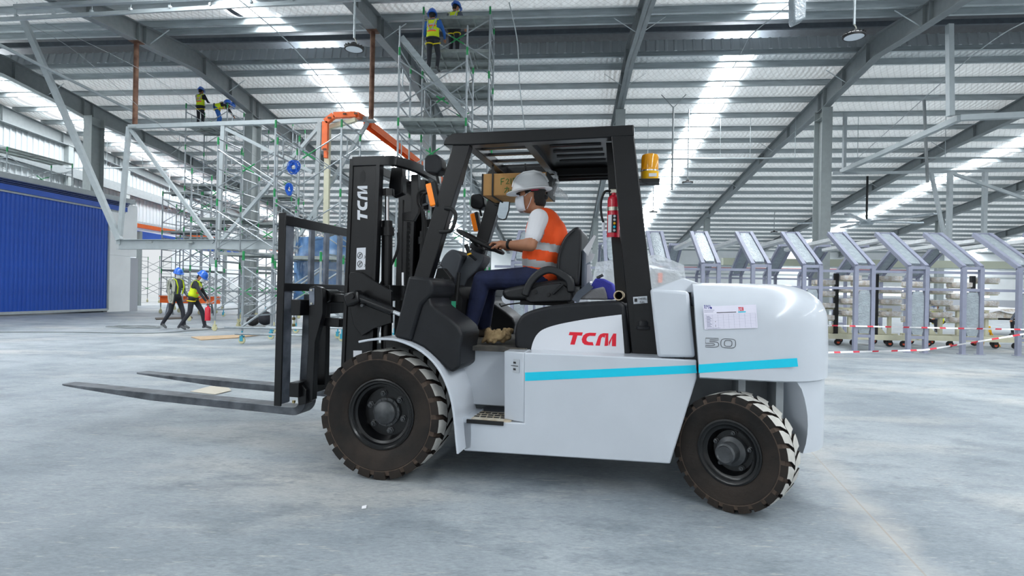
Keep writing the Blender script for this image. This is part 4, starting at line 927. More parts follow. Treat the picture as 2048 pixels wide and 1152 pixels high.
scrib([[(0, 0), (0, 1), (.05, 1.0)], [(0, .95), (.55, 1.05)], [(0, .5), (.42, .58)],                       # F
       [(.75, .7), (1.0, .95), (1.2, .8), (1.1, .5), (.8, .15), (1.3, .2)], [(1.6, .1), (1.55, 1.0)],      # 2 1
       [(1.95, .05), (1.95, 1.0)], [(1.9, .95), (2.4, 1.05)], [(1.95, .55), (2.3, .6)],                    # F
       [(3.3, 1.0), (2.95, .95), (2.9, .6), (3.2, .6), (3.25, .3), (2.9, .15)],                            # 5
       [(3.75, 1.0), (3.5, .45), (4.0, .5)], [(3.85, .75), (3.8, .05)]], og, .052, 'handwriting')          # 4
scrib([[(.0, .8), (.7, .85), (.65, .2), (.45, .1)], [(.4, 1.1), (.35, .6), (.0, .1)], [(.95, .5), (1.5, .5)],
       [(1.75, .8), (2.4, .85)], [(2.08, 1.1), (2.08, .1)], [(1.85, .5), (1.7, .25)], [(2.3, .5), (2.5, .25)], [(2.4, 1.1), (2.45, 1.0)], [(2.55, 1.12), (2.6, 1.02)]], (-.53, 0, 2.035), .05, 'handwriting')
rg = random.Random(3)
# plastic bag end hanging behind the carton
bb_ = V((-.93, -.25, 2.05)); pb = riding('plastic_bag', 'crumpled clear plastic sheet hanging behind the carton', 'plastic sheet', bb_)
mb = MB(); mb.loft([[V((-.89 - .05*sin(i*.9 + j) - .02*j, -.12 - .06*i, 2.22 - .05*j)) for i in range(6)] for j in range(5)], cap=False, closed=False); local(mb, bb_).build('film', m_film, pb, smooth=80, solid=.003)
# fire extinguisher
ea = FL(1226, 475, .44); er = .043; eb = V((ea.x, .44, ea.z))
ex_t = riding('fire_extinguisher', 'small red fire extinguisher clamped inside the rear post of the forklift', 'fire extinguisher', eb)
local(MB().lathe([(.0005, 0), (er, 0), (er, .25), (er*.9, .272), (er*.6, .285), (.016, .29), (.016, .305)], 28, c=eb), eb).build('cylinder', m_exr, ex_t, smooth=40)
local(MB().cbox(eb + V((0, 0, .315)), (.05, .03, .03)), eb).build('valve', m_steel, ex_t, bevel=.004)
local(MB().beam(eb + V((0, 0, .335)), eb + V((-.06, 0, .35)), .015, .01), eb).build('handle', m_blackm, ex_t)
hs = smoothc([eb + V(q) for q in ((.02, .01, .315), (.06, .02, .31), (.085, .02, .24), (.08, .02, .15), (.065, .02, .1))], 5)
local(MB().path(hs, .008, 8), eb).build('hose', m_blackm, ex_t); local(MB().tube(hs[-1], hs[-1] + V((0, 0, -.05)), .012, 10), eb).build('nozzle', m_decw, ex_t)
local(MB().lathe([(er + .0015, .03), (er + .0015, .15)], 8, c=eb, a0=R(80), a1=R(125)), eb).build('black_label', m_ink, ex_t)
local(MB().lathe([(er + .0015, .03), (er + .0015, .15)], 8, c=eb, a0=R(40), a1=R(78)), eb).build('print_label', m_decw, ex_t)
local(MB().lathe([(er + .0025, .18), (er + .0025, .205)], 28, c=eb), eb).build('steel_band', m_steel, ex_t)
for k, m_ in enumerate((m_decw, m_decw, m_yellow, m_cyan, m_decw)):
    t = R(103); c = eb + V(((er + .002)*cos(t), (er + .002)*sin(t), .14 - k*.024)); local(MB().ball(c, (.009, .002, .009), 10, 6), eb).build('pictogram', m_, ex_t)
# tool bag
bg0 = V((-1.36, .12, 1.19)); bag = riding('tool_bag', 'blue and grey canvas tool bag on the bonnet behind the seat', 'bag', bg0)
q = pp(.25, [(1153, 605), (1160, 588), (1186, 578), (1208, 573), (1213, 588), (1215, 605)])
local(MB().prism([V((p.x, .25, max(p.z, 1.19))) for p in q], (0, -.12, 0)), bg0).build('bag_body', m_bag, bag, bevel=.015, seg=3)
q = pp(.25, [(1160, 604), (1172, 585), (1190, 556), (1206, 557), (1224, 566), (1229, 582), (1226, 604)])
local(MB().prism([V((p.x, .23, max(p.z, 1.192))) for p in q], (0, -.235, 0)), bg0).build('blue_panel', m_bagb, bag, bevel=.012, seg=2)
local(MB().sweep(smoothc(pp(.26, [(1150, 603), (1158, 590), (1170, 580), (1182, 570)]), 3), .05, .008, (0, 1, 0)), bg0).build('bag_strap', m_gcloth, bag)
local(MB().cbox(FL(1200, 553, .2), (.05, .05, .02), Matrix.Rotation(.5, 3, 'Y')), bg0).build('buckle', m_hub, bag, bevel=.005)
# papers in the seat-back pocket
pb0 = FL(1160, 575, .1); pps = riding('paper_stack', 'loose white papers stuffed into the pocket behind the seat', 'papers', pb0)
for k, pts in enumerate(([(1166, 500), (1188, 470), (1192, 472), (1176, 512)], [(1152, 533), (1165, 503), (1190, 508), (1185, 520), (1168, 530)], [(1164, 532), (1180, 528), (1186, 560), (1162, 573)], [(1156, 510), (1164, 498), (1172, 502), (1170, 518)])):
    local(MB().prism(pp(.22 - .08*k, pts), (0, -.006, 0)), pb0).build('sheet', m_paper, pps, smooth=0)
local(MB().box((FL(1160, 540, .2).x - .035, -.2, FL(1160, 575, .2).z - .07), (FL(1160, 540, .2).x - .01, .2, FL(1160, 500, .2).z)), pb0).build('pocket', m_gcloth, pps, bevel=.008)
# cardboard tube
tb0 = FL(1238, 591, .5); tb = riding('cardboard_tube', 'short open brown cardboard tube lying on the black bonnet', 'tube', V((tb0.x, .45, tb0.z - .035)))
bse = V((tb0.x, .45, tb0.z - .035))
local(MB().lathe([(.033, .12), (.033, -.12), (.026, -.12), (.026, .12), (.033, .12)], 24, c=(tb0.x, .45, tb0.z), ax='Y'), bse).build('tube_wall', mat('kraft_tube', g('c9b79c'), .8), tb, smooth=40)
# rag on the floor plate
rb0 = FL(998, 690, .45); rb0.z = zf; rag = riding('work_rag', 'crumpled khaki cloth gloves on the forklift foot plate', 'cloth', rb0)
mb = MB(); 
for k in range(20):
    c = rb0 + V((.09*(rg.random()*2 - 1), .07*(rg.random()*2 - 1), .035 + .045*rg.random())); mb.ball(c, (.035 + .03*rg.random(), .03, .014 + .012*rg.random()), 10, 7, Euler((rg.random()*1.4, rg.random()*1.4, rg.random()*3)).to_matrix())
o = local(mb, rb0).build('cloth', m_cloth, rag, smooth=60)
r_ = o.modifiers.new('r', 'REMESH'); r_.mode = 'VOXEL'; r_.voxel_size = .006
# ================================================================== PEOPLE
import numpy as np
def capsule(mb, p, q, r1, r2, n=14, m=4):
    p, q = V(p), V(q); d = (q - p); L_ = max(d.length, 1e-4); d = d/L_
    u = V((0, 0, 1)) if abs(d.z) < .9 else V((1, 0, 0)); s = d.cross(u).normalized(); u = s.cross(d)
    rings = []
    for k in range(m + 1):
        t = pi/2*(1 - k/m) if k else pi/2*.97; rings.append((p - d*r1*sin(t), r1*cos(t)))
    for k in range(m + 1):
        t = pi/2*k/m if k < m else pi/2*.97; rings.append((q + d*r2*sin(t), r2*cos(t)))
    mb.loft([[c + (s*cos(2*pi*i/n) + u*sin(2*pi*i/n))*r for i in range(n)] for c, r in rings])
def ell(c, r, Rm=None): return ('e', V(c), V(r), Rm if Rm is not None else Matrix.Identity(3))
def cap(p, q, r1, r2=None): return ('c', V(p), V(q), r1, r1 if r2 is None else r2)
def sdf(pr, X):
    if pr[0] == 'c':
        p, q = np.array(pr[1]), np.array(pr[2]); d = q - p; t = np.clip(((X - p)@d)/max(d@d, 1e-9), 0, 1)
        return np.linalg.norm(X - p - t[:, None]*d, axis=1) - (pr[3] + (pr[4] - pr[3])*t)
    Y = (X - np.array(pr[1]))@np.array(pr[3]); r = np.array(pr[2]); k = np.linalg.norm(Y/r, axis=1)
    return (k - 1)*r.min()*1.2
def blob(name, prims, mats, voxel, smooth=3, parent=None, cut=None, matfn=None, inflate=0):
    """prims: (shape, material index); one continuous skin over all of them"""
    mb = MB()
    for pr, _ in prims:
        if pr[0] == 'c': capsule(mb, pr[1], pr[2], pr[3] + inflate, pr[4] + inflate)
        else: mb.ball(pr[1], tuple(x + inflate for x in pr[2]), 20, 14, pr[3])
    me = mb.mesh('tmp', []); o = bpy.data.objects.new('tmp', me); COL.objects.link(o)
    r_ = o.modifiers.new('r', 'REMESH'); r_.mode = 'VOXEL'; r_.voxel_size = voxel
    if smooth:
        s = o.modifiers.new('s', 'SMOOTH'); s.iterations = smooth; s.factor = .5
    dg = bpy.context.evaluated_depsgraph_get(); dg.update()
    nm = bpy.data.meshes.new_from_object(o.evaluated_get(dg)); bpy.data.objects.remove(o); bpy.data.meshes.remove(me)
    n = len(nm.polygons); cen = np.empty(n*3); nm.polygons.foreach_get('center', cen); cen = cen.reshape(-1, 3)
    D = np.stack([sdf(pr, cen) for pr, _ in prims]); best = D.argmin(0); mi = np.array([k for _, k in prims])[best]
    if matfn is not None: mi = matfn(cen, mi, best)
    nm.materials.clear()
    for m in mats: nm.materials.append(m)
    nm.polygons.foreach_set('material_index', mi.astype(np.int32)); nm.polygons.foreach_set('use_smooth', [True]*n)
    if cut is not None:
        keep = cut(cen); bm = bmesh.new(); bm.from_mesh(nm); bm.faces.ensure_lookup_table()
        bmesh.ops.delete(bm, geom=[bm.faces[i] for i in range(n) if not keep[i]], context='FACES'); bm.to_mesh(nm); bm.free()
    nm.name = name; ob = bpy.data.objects.new(name, nm); COL.objects.link(ob); ob.parent = parent; return ob
def hardhat(parent, c, fwd, up, k, m, name='hard_hat'):
    """c: centre of the brim, fwd/up unit vectors"""
    f = V(fwd).normalized(); u = V(up).normalized(); s = u.cross(f).normalized(); f = s.cross(u); M = Matrix((f, s, u)).transposed()
    mb = MB(); n = 28; rings = []
    for rx, ry, z, fx in ((.118, .1, -.015, .0), (.168, .134, -.012, .018), (.170, .136, -.004, .018), (.146, .122, .006, .004), (.140, .117, .04, 0), (.125, .105, .08, 0), (.095, .08, .115, 0), (.05, .042, .135, 0), (.004, .004, .14, 0)):
        rings.append([V(c) + M @ (V(((rx*cos(2*pi*i/n) + fx*(1 + .8*cos(2*pi*i/n))*.8), ry*sin(2*pi*i/n), z))*k) for i in range(n)])
    mb.loft(rings, cap=False); o = mb.build(name, m, parent, smooth=50)
    rd = MB(); rd.path([V(c) + M @ (V((x, 0, z))*k) for x, z in ((.138, .045), (.122, .086), (.09, .12), (.04, .14), (-.04, .14), (-.09, .12), (-.122, .086), (-.138, .045))], .012*k, 6); rd.build('crown_ridge', m, o, smooth=60)
    return o
def frame3(f, u):
    f = V(f).normalized(); s = V(u).normalized().cross(f).normalized(); u = f.cross(s).normalized(); return Matrix((f, s, u)).transposed()
def head_prims(c, fwd, up, k, skin):
    M = frame3(fwd, up); P = lambda x, y, z: V(c) + M @ (V((x, y, z))*k)
    return [(ell(c, (.098*k, .077*k, .105*k), M), skin), (ell(P(.02, 0, -.055), (.075*k, .062*k, .075*k), M), skin), (cap(P(.085, 0, .01), P(.108, 0, -.03), .010*k, .016*k), skin),
            (ell(P(-.01, .077, -.01), (.022*k, .01*k, .033*k), M), skin), (ell(P(-.01, -.077, -.01), (.022*k, .01*k, .033*k), M), skin), (cap(P(.082, -.022, -.072), P(.082, .022, -.072), .009*k), skin)], P, M
def hair(parent, c, M, k, mat_, voxel=.012):
    P = lambda x, y, z: V(c) + M @ (V((x, y, z))*k)
    def cut(X):
        L_ = (X - np.array(V(c)))@np.array(M); return ((L_[:, 0] < .035*k) & ((L_[:, 0] < -.035*k) | (L_[:, 2] > .015*k)) & (L_[:, 2] > -.09*k)) | (L_[:, 2] > .07*k)
    return blob('hair', [(ell(P(-.01, 0, .012), (.104*k, .086*k, .108*k), M), 0), (ell(P(-.05, 0, -.04), (.062*k, .07*k, .07*k), M), 0)], [mat_], voxel, 1, parent, cut)
# ---------------------------------------------------------------- driver
db = V((-.88, 0, 1.24)); DR = riding('person', 'seated driver in white hard hat, face mask, orange reflective vest and jeans', 'person', db)
L0 = lambda p: V(p) - db
hc = L0((-.775, 0, 1.99)); hf, hu = V((1, 0, -.10)), V((.10, 0, 1))
hp, HPt, HM = head_prims(hc, hf, hu, 1.02, 0)
S, T, J, B = 0, 1, 2, 3                                   # skin, shirt, jeans, boot
pr = list(hp)
pr += [(cap(L0((-.845, 0, 1.84)), L0((-.80, 0, 1.93)), .062, .056), S),
       (ell(L0((-.885, 0, 1.70)), (.135, .185, .19)), T), (ell(L0((-.875, 0, 1.50)), (.15, .175, .2)), T), (ell(L0((-.865, 0, 1.80)), (.09, .17, .06)), T),
       (ell(L0((-.90, 0, 1.36)), (.15, .185, .115)), J)]
for sg in (1, -1):
    sh = L0((-.872, sg*.185, 1.79)); el = L0((-.83, sg*.27, 1.585)); wr = L0((-.635, sg*.195, 1.592)) if sg > 0 else L0((-.60, -.13, 1.60))
    mid = sh.lerp(el, .68)
    pr += [(cap(sh, mid, .075, .062), T), (cap(mid, el, .05, .047), S), (cap(el, wr, .05, .029), S)]
    if sg > 0:
        hd = L0((-.575, .165, 1.600)); pr.append((cap(wr, hd, .028, .03), S)); pr.append((cap(hd + V((0, .028, 0)), hd + V((0, -.03, .0)), .024), S))
        for i, (dy, ln) in enumerate(((.036, .85), (.012, 1.0), (-.012, 1.0), (-.036, .82))):
            k0 = hd + V((.02, dy, .008)); k1 = k0 + V((.046*ln, -.012, .002)); k2 = k1 + V((.024*ln, -.006, -.018)); k3 = k2 + V((.006*ln, 0, -.022))
            pr += [(cap(k0, k1, .0105, .0095), S), (cap(k1, k2, .0095, .0088), S), (cap(k2, k3, .0088, .0078), S)]
        t0 = hd + V((-.01, .04, -.004)); t1 = t0 + V((.035, .012, -.02)); t2 = t1 + V((.035, -.012, -.012)); pr += [(cap(t0, t1, .013, .011), S), (cap(t1, t2, .011, .009), S)]
    else:
        hd = wr + V((.05, .01, .0)); pr.append((cap(wr, hd, .028, .032), S))
        for dy in (.034, .012, -.012, -.034): pr += [(cap(hd + V((.02, dy, .006)), hd + V((.07, dy, .0)), .0105, .009), S), (cap(hd + V((.07, dy, 0)), hd + V((.08, dy, -.03)), .009, .008), S)]
        pr.append((cap(hd + V((0, .04, 0)), hd + V((.04, .055, -.02)), .012, .009), S))
for hip, kn, an in (((-.87, .10, 1.345), (-.435, .165, 1.325), (-.345, .165, .965)), ((-.87, -.10, 1.345), (-.405, -.12, 1.32), (-.375, -.12, .965))):
    hip, kn, an = L0(hip), L0(kn), L0(an); toe = an + V((.15, 0, -.068)); toe.z = zf - db.z + .035; heel = an + V((-.03, 0, 0)); heel.z = zf - db.z + .038
    pr += [(cap(hip, kn, .098, .072), J), (cap(kn, kn.lerp(an, .4), .07, .068), J), (cap(kn.lerp(an, .4), an, .068, .056), J), (cap(heel, toe, .038, .034), B), (cap(an, heel, .045, .04), B)]
body = blob('body', pr, [m_skin, m_tshirt, m_jeans, m_boot], .0075, 2, DR)
# vest over the torso
vp = [(ell(L0((-.885, 0, 1.70)), (.14, .19, .19)), 0), (ell(L0((-.875, 0, 1.50)), (.156, .182, .2)), 0), (ell(L0((-.865, 0, 1.80)), (.10, .165, .07)), 0), (ell(L0((-.91, 0, 1.37)), (.155, .18, .1)), 0),
      (ell(L0((-.99, 0, 1.62)), (.075, .15, .18)), 0)]
def vcut(X):
    a, b, z = X[:, 0] + db.x, X[:, 1], X[:, 2] + db.z
    arm = ((a + .845)**2/.078**2 + (z - 1.73)**2/.13**2 < 1) & (abs(b) > .11)
    neck = ((a + .80)**2 + b**2 < .09**2) & (z > 1.80); vee = (a > -.80) & (abs(b) < .02 + .25*np.clip(z - 1.55, 0, 1))
    return (z > 1.30 + .08*(a + 1.0)) & ~arm & ~neck & ~vee & (z < 1.90)
def vmat(X, mi, best):
    z = X[:, 2] + db.z + .14*(X[:, 0] + db.x + .88)*-1
    mi = np.zeros(len(X)); mi[(z > 1.555) & (z < 1.615)] = 1; mi[(z > 1.42) & (z < 1.475)] = 1; return mi
blob('safety_vest', vp, [m_vorange, m_refl], .0085, 3, DR, vcut, vmat, inflate=.008)
hardhat(DR, hc + V((.006, 0, .048)), (1, 0, -.13), (.13, 0, 1), 1.02, m_helw)
hair(DR, hc, HM, 1.02, m_hair, .009)
MB().path([HPt(.0 + .1*cos(t)*0 + x, y, .035) for x, y, t in [(.088*cos(q), .083*sin(q), q) for q in [R(70) + R(220)*k/14 for k in range(15)]]], .011, 6).build('helmet_harness', m_blackm, DR)
MB().path([HPt(x, y, .03) for x, y in [(.1*cos(q), .088*sin(q)) for q in [R(100) + R(80)*k/8 for k in range(9)]]], .005, 6).build('harness_trim', mat('harness_pink', g('c0204a'), .6), DR)
MB().ball(HPt(-.10, 0, -.02), (.03, .03, .022), 12, 8).build('helmet_knob', m_blackm, DR)
mk = MB(); rows = []
for j, z in enumerate((.0, -.03, -.06, -.09, -.115)):
    rows.append([HPt(.012 + (.108 + (.012, .02, .018, .008, -.012)[j])*cos(q)*.93, .075*sin(q), z) for q in [R(-72) + R(144)*k/10 for k in range(11)]])
mk.loft(rows, cap=False, closed=False); mk = mk.build('face_mask', m_mask, DR, smooth=70, solid=.003)
for sg in (1, -1):
    MB().path([HPt(.04, sg*.074, -.005), HPt(.015, sg*.08, .012), HPt(-.012, sg*.086, .02)], .0022, 5).build('ear_loop', m_mask, mk); MB().path([HPt(.03, sg*.07, -.105), HPt(.0, sg*.08, -.06), HPt(-.018, sg*.087, -.02)], .0022, 5).build('ear_loop', m_mask, mk)
    e_ = MB().ball(HPt(.081, sg*.034, .018), (.011, .013, .007), 10, 8, HM).build('eye', m_ink, DR)
    MB().path([HPt(.088, sg*.018, .034), HPt(.086, sg*.034, .038), HPt(.074, sg*.05, .032)], .0035, 5).build('eyebrow', m_hair, DR)
wr = L0((-.655, .203, 1.592)); dirw = (L0((-.635, .195, 1.592)) - L0((-.83, .27, 1.585))).normalized()
wt = MB().tube(wr - dirw*.012, wr + dirw*.012, .036, 18, .034).build('wrist_watch', m_blackm, DR, smooth=40)
MB().cbox(wr + V((0, .0, .036)), (.032, .03, .01)).build('watch_face', m_ink, wt, bevel=.003)
# ---------------------------------------------------------------- site workers
def worker(label, base, yaw, J, top, trousers, vest, helm, group=None, voxel=.02, tape=True, sleeves=None, headf=(1, 0, -.1), lean=None, name='person', mask=True):
    """J: joint positions in metres, x forward, y left, z up"""
    P = empty(name, base, yaw, label, 'person', group)
    g_ = lambda k: V(J[k]); up = (g_('neck') - g_('pelvis')).normalized(); side = (g_('shL') - g_('shR')).normalized(); fw_ = side.cross(up).normalized()
    M = Matrix((fw_, side, up)).transposed(); pr = []
    hp, HP, HM = head_prims(g_('head'), headf, (0, 0, 1) if abs(V(headf).normalized().z) < .8 else fw_, 1, 0); pr += hp
    chest = g_('pelvis').lerp(g_('neck'), .68); belly = g_('pelvis').lerp(g_('neck'), .35)
    pr += [(cap(g_('neck'), g_('head'), .055, .05), 0), (ell(chest, (.115, .175, .19), M), 1), (ell(belly, (.105, .15, .19), M), 1), (ell(g_('pelvis'), (.11, .16, .12), M), 2), (cap(g_('shL'), g_('shR'), .06, .06), 1)]
    for s in 'LR':
        pr += [(cap(g_('sh' + s), g_('el' + s), .056, .046), 1), (cap(g_('el' + s), g_('wr' + s), .045, .033), 1)]
        d = (g_('wr' + s) - g_('el' + s)).normalized(); w_ = g_('wr' + s); pr += [(cap(w_, w_ + d*.06, .03, .032), 0)]
        sd = d.cross(V((1, 0, 0)) if abs(d.x) < .8 else V((0, 0, 1))).normalized(); f_ = d.cross(sd)
        for k in (-1.5, -.5, .5, 1.5):
            b0 = w_ + d*.07 + sd*k*.02; b1 = b0 + d*.045 + f_*.008; b2 = b1 + d*.012 + f_*.03; pr += [(cap(b0, b1, .0115, .0105), 0), (cap(b1, b2, .0105, .009), 0)]
        pr.append((cap(w_ + d*.03 + sd*.028, w_ + d*.075 + sd*.045 + f_*.02, .012, .01), 0))
        pr += [(cap(g_('hip' + s), g_('kn' + s), .085, .064), 2), (cap(g_('kn' + s), g_('an' + s), .062, .048), 2), (cap(g_('an' + s), g_('toe' + s), .042, .036), 3)]
        he = g_('an' + s) - (g_('toe' + s) - g_('an' + s)).normalized()*.045; he.z = min(he.z, g_('an' + s).z - .03); pr.append((cap(g_('an' + s), he, .042, .038), 3))
    blob('body', pr, [m_skin, top, trousers, m_shoe], voxel, 2, P)
    hair(P, g_('head'), HM, 1, m_hair, .016)
    if mask:
        mk = MB(); mk.loft([[HP(.012 + (.11 + e)*cos(q)*.93, .076*sin(q), z) for q in [R(-72) + R(144)*k/8 for k in range(9)]] for z, e in ((.0, .012), (-.045, .02), (-.085, .01), (-.115, -.012))], cap=False, closed=False); mk.build('face_mask', m_mask, P, smooth=70, solid=.003)
    for s in (1, -1): MB().ball(HP(.084, s*.034, .018), (.01, .012, .007), 8, 6).build('eye', m_ink, P)
    hardhat(P, HP(.006, 0, .045), HM @ V((1, 0, -.12)), HM @ V((.12, 0, 1)), 1, helm)
    if vest:
        vp = [(ell(chest, (.12, .18, .19), M), 0), (ell(belly, (.115, .158, .19), M), 0), (ell(g_('pelvis').lerp(belly, .4), (.12, .165, .12), M), 0), (cap(g_('shL').lerp(g_('shR'), .12), g_('shR').lerp(g_('shL'), .12), .06), 0)]
        Mi = np.array(M); p0 = np.array(g_('pelvis')); Lt = (g_('neck') - g_('pelvis')).length
        def cut(X):
            Y = (X - p0)@Mi; return (Y[:, 2] > .0) & (Y[:, 2] < Lt + .02) & ~((abs(Y[:, 1]) > .135) & (Y[:, 2] > Lt*.52) & (Y[:, 2] < Lt - .03)) & ~((Y[:, 2] > Lt - .03) & (abs(Y[:, 1]) < .075))
        def mf(X, mi, best):
            Y = (X - p0)@Mi; mi = np.zeros(len(X)); h = Y[:, 2]/Lt
            if tape:
                for c0 in (.28, .56):
                    mi[(h > c0) & (h < c0 + .085) & (abs(Y[:, 1]) < .12)] = 1; mi[(h > c0 + .085) & (h < c0 + .14) & (abs(Y[:, 1]) < .12)] = 2
            return mi
        blob('safety_vest', vp, [vest, m_rtape, m_refl], voxel*.9, 2, P, cut, mf, inflate=.014)
        # harness straps
        for sg in (1, -1):
            MB().path([M @ V((-.135, sg*.03, .18)) + g_('pelvis'), M @ V((-.145, sg*.08, .3)) + g_('pelvis'), M @ V((-.09, sg*.12, Lt - .02)) + g_('pelvis'), M @ V((.06, sg*.11, Lt - .04)) + g_('pelvis'), M @ V((.14, sg*.08, .3)) + g_('pelvis')], .016, 6).build('harness_strap', m_refl, P)
        MB().path([M @ V((.15*cos(q), .185*sin(q), -.02)) + g_('pelvis') for q in [2*pi*k/16 for k in range(16)]], .02, 6, loop=True).build('harness_belt', m_dark, P)
        for s in 'LR':
            a = g_('hip' + s).lerp(g_('kn' + s), .22); d = (g_('kn' + s) - g_('hip' + s)).normalized(); mbx = MB(); mbx.path(mbx.ring(a, d, .1, 14), .016, 6, loop=True); mbx.build('leg_strap', mat('strap_yellow', g('e5d21a'), .6) if 'strap_yellow' not in MATS else MATS['strap_yellow'], P)
    return P
def stand(**k):
    J = dict(pelvis=(0, 0, .95), neck=(0, 0, 1.43), head=(.02, 0, 1.58), shL=(0, .18, 1.38), shR=(0, -.18, 1.38), elL=(.0, .23, 1.1), elR=(0, -.23, 1.1), wrL=(.08, .22, .86), wrR=(.08, -.22, .86),
             hipL=(0, .09, .9), hipR=(0, -.09, .9), knL=(.02, .10, .49), knR=(.02, -.10, .49), anL=(0, .11, .09), anR=(0, -.11, .09), toeL=(.15, .12, .04), toeR=(.15, -.12, .04)); J.update(k); return J
# two men walking past the scaffolds; facing the right of the picture
g1, g2 = PG(350, 658), PG(384, 660)
wk1 = worker('worker in grey coverall and blue hard hat walking with a coil of rope', g1, R(-12), stand(pelvis=(0, 0, .93), neck=(.05, 0, 1.41), head=(.09, -.02, 1.555), shL=(.04, .18, 1.36), shR=(.04, -.18, 1.36), elL=(.05, .25, 1.1), elR=(-.04, -.25, 1.08), wrL=(.22, .2, .93), wrR=(.09, -.25, .84),
        knL=(.16, .09, .52), anL=(.22, .09, .10), toeL=(.36, .1, .045), knR=(-.08, -.09, .50), anR=(-.34, -.09, .15), toeR=(-.22, -.1, .045)), m_gcloth, m_dark, None, m_helb, headf=(.85, -.5, -.12))
for sg in (1, -1): MB().path([V((.13, sg*.09, 1.0)), V((.17, sg*.11, 1.2)), V((.12, sg*.12, 1.38)), V((.02, sg*.11, 1.43)), V((-.09, sg*.1, 1.3))], .018, 6).build('harness_strap', m_vyellow, wk1)
for s_ in (1, -1):
    q = MB(); q.path(q.ring(V((.02, s_*.238, 1.17)), V((0, .1*s_, -1)), .06, 14), .014, 6, loop=True); q.build('sleeve_band', m_refl, wk1)
wk2 = worker('worker in lime vest and blue hard hat carrying a red fire extinguisher', g2, R(14), stand(pelvis=(0, 0, .93), neck=(.13, 0, 1.37), head=(.22, -.02, 1.49), shL=(.11, .18, 1.33), shR=(.11, -.18, 1.33), elL=(.2, .24, 1.08), elR=(.24, -.25, 1.06), wrL=(.34, .22, .86), wrR=(.40, -.24, .82),
        knL=(.22, .09, .53), anL=(.30, .09, .11), toeL=(.44, .1, .06), knR=(-.04, -.09, .50), anR=(-.28, -.09, .12), toeR=(-.15, -.1, .04)), m_dark, m_dark, m_vyellow, m_helb, headf=(.8, -.2, -.5))
def thing_at(name, label, cat, base, rz=0, group=None): return empty(name, base, rz, label, cat, group)
wrW = wk2.matrix_basis if 0 else Matrix.Translation(g2) @ Matrix.Rotation(R(14), 4, 'Z')
hp_ = wrW @ V((.46, -.27, .74)); fe = thing_at('fire_extinguisher', 'red fire extinguisher carried by the worker in lime vest', 'fire extinguisher', hp_ - V((0, 0, .46)))
MB().lathe([(.0005, 0), (.075, 0), (.075, .33), (.06, .37), (.02, .39), (.02, .42)], 20).build('cylinder', m_exr, fe, smooth=40)
MB().beam((-.05, 0, .43), (.07, 0, .46), .02, .02).build('handle', m_blackm, fe); MB().path([(.02, .02, .41), (.09, .02, .38), (.1, .02, .2)], .012, 6).build('hose', m_blackm, fe)
rc_ = (Matrix.Translation(g1) @ Matrix.Rotation(R(-12), 4, 'Z')) @ V((.12, -.27, 1.05)); rp = thing_at('rope_coil', 'coil of grey rope slung on the shoulder of the grey-clad walker', 'rope', rc_, R(-12))
for k in range(7):
    MB().path([V((.018*k - .05 + .075*cos(q), -.02 - .006*k + .03*sin(q*2 + k), .03 + (.33 - .02*(k % 3))*sin(q))) for q in [2*pi*j/22 for j in range(22)]], .014, 6, loop=True).build('rope_turn', m_ropeg, rp)
# ================================================================== SCAFFOLDS
SCM = {}
def sframe(W, Hh):
    k = ('f', W, Hh)
    if k not in SCM:
        mb = MB()
        for y in (0, W): mb.mi = 0; mb.tube((0, y, 0), (0, y, Hh), .0265, 7); mb.mi = 1; mb.tube((0, y, Hh - .22), (0, y, Hh - .02), .0275, 7)
        mb.mi = 0
        for z in (Hh*.18, Hh*.48, Hh*.78, Hh - .05): mb.tube((0, 0, z), (0, W, z), .021, 6)
        mb.tube((0, W*.3, Hh*.48), (0, W*.3, Hh*.78), .014, 6)
        SCM[k] = mb.mesh('end_frame', [m_scaf, m_green])
    return SCM[k]
def sbrace(L_, Hh, sg, green):
    k = ('b', L_, Hh, sg, green)
    if k not in SCM:
        mb = MB(); a, b = V((0, 0, .3)), V((L_, 0, Hh - .35))
        if sg < 0: a, b = V((0, 0, Hh - .35)), V((L_, 0, .3))
        mb.tube(a, b, .0165, 6); mb.mi = 1
        if green: mb.tube(a.lerp(b, .42), a.lerp(b, .62), .0175, 6)
        SCM[k] = mb.mesh('cross_brace', [m_scaf, m_green])
    return SCM[k]
def sdeck(L_, W):
    k = ('d', L_, W)
    if k not in SCM:
        mb = MB(); mb.box((0, 0, 0), (L_, W, .035)); mb.box((0, -.005, -.05), (L_, .025, 0)); mb.box((0, W - .025, -.05), (L_, W + .005, 0))
        for i in range(1, 4): mb.box((L_*i/4 - .02, 0, -.04), (L_*i/4 + .02, W, 0))
        SCM[k] = mb.mesh('deck_plank', m_deck)
    return SCM[k]
def scastor(m):
    k = ('c', m.name)
    if k not in SCM:
        a = MB().tube((0, 0, .16), (0, 0, .3), .02, 8); a.box((-.035, -.035, .06), (.035, -.028, .17)); a.box((-.035, .028, .06), (.035, .035, .17)); a.box((-.04, -.04, .16), (.04, .04, .175))
        b = MB().lathe([(.02, -.022), (.07, -.022), (.075, -.012), (.075, .012), (.07, .022), (.02, .022)], 18, c=(0, 0, .075), ax='Y')
        SCM[k] = (a.mesh('castor', m), b.mesh('castor_wheel', m_castory))
    return SCM[k]
def mo(name, me, parent, loc=(0, 0, 0), rot=(0, 0, 0)):
    o = bpy.data.objects.new(name, me); COL.objects.link(o); o.parent = parent; o.location = loc; o.rotation_euler = rot; return o
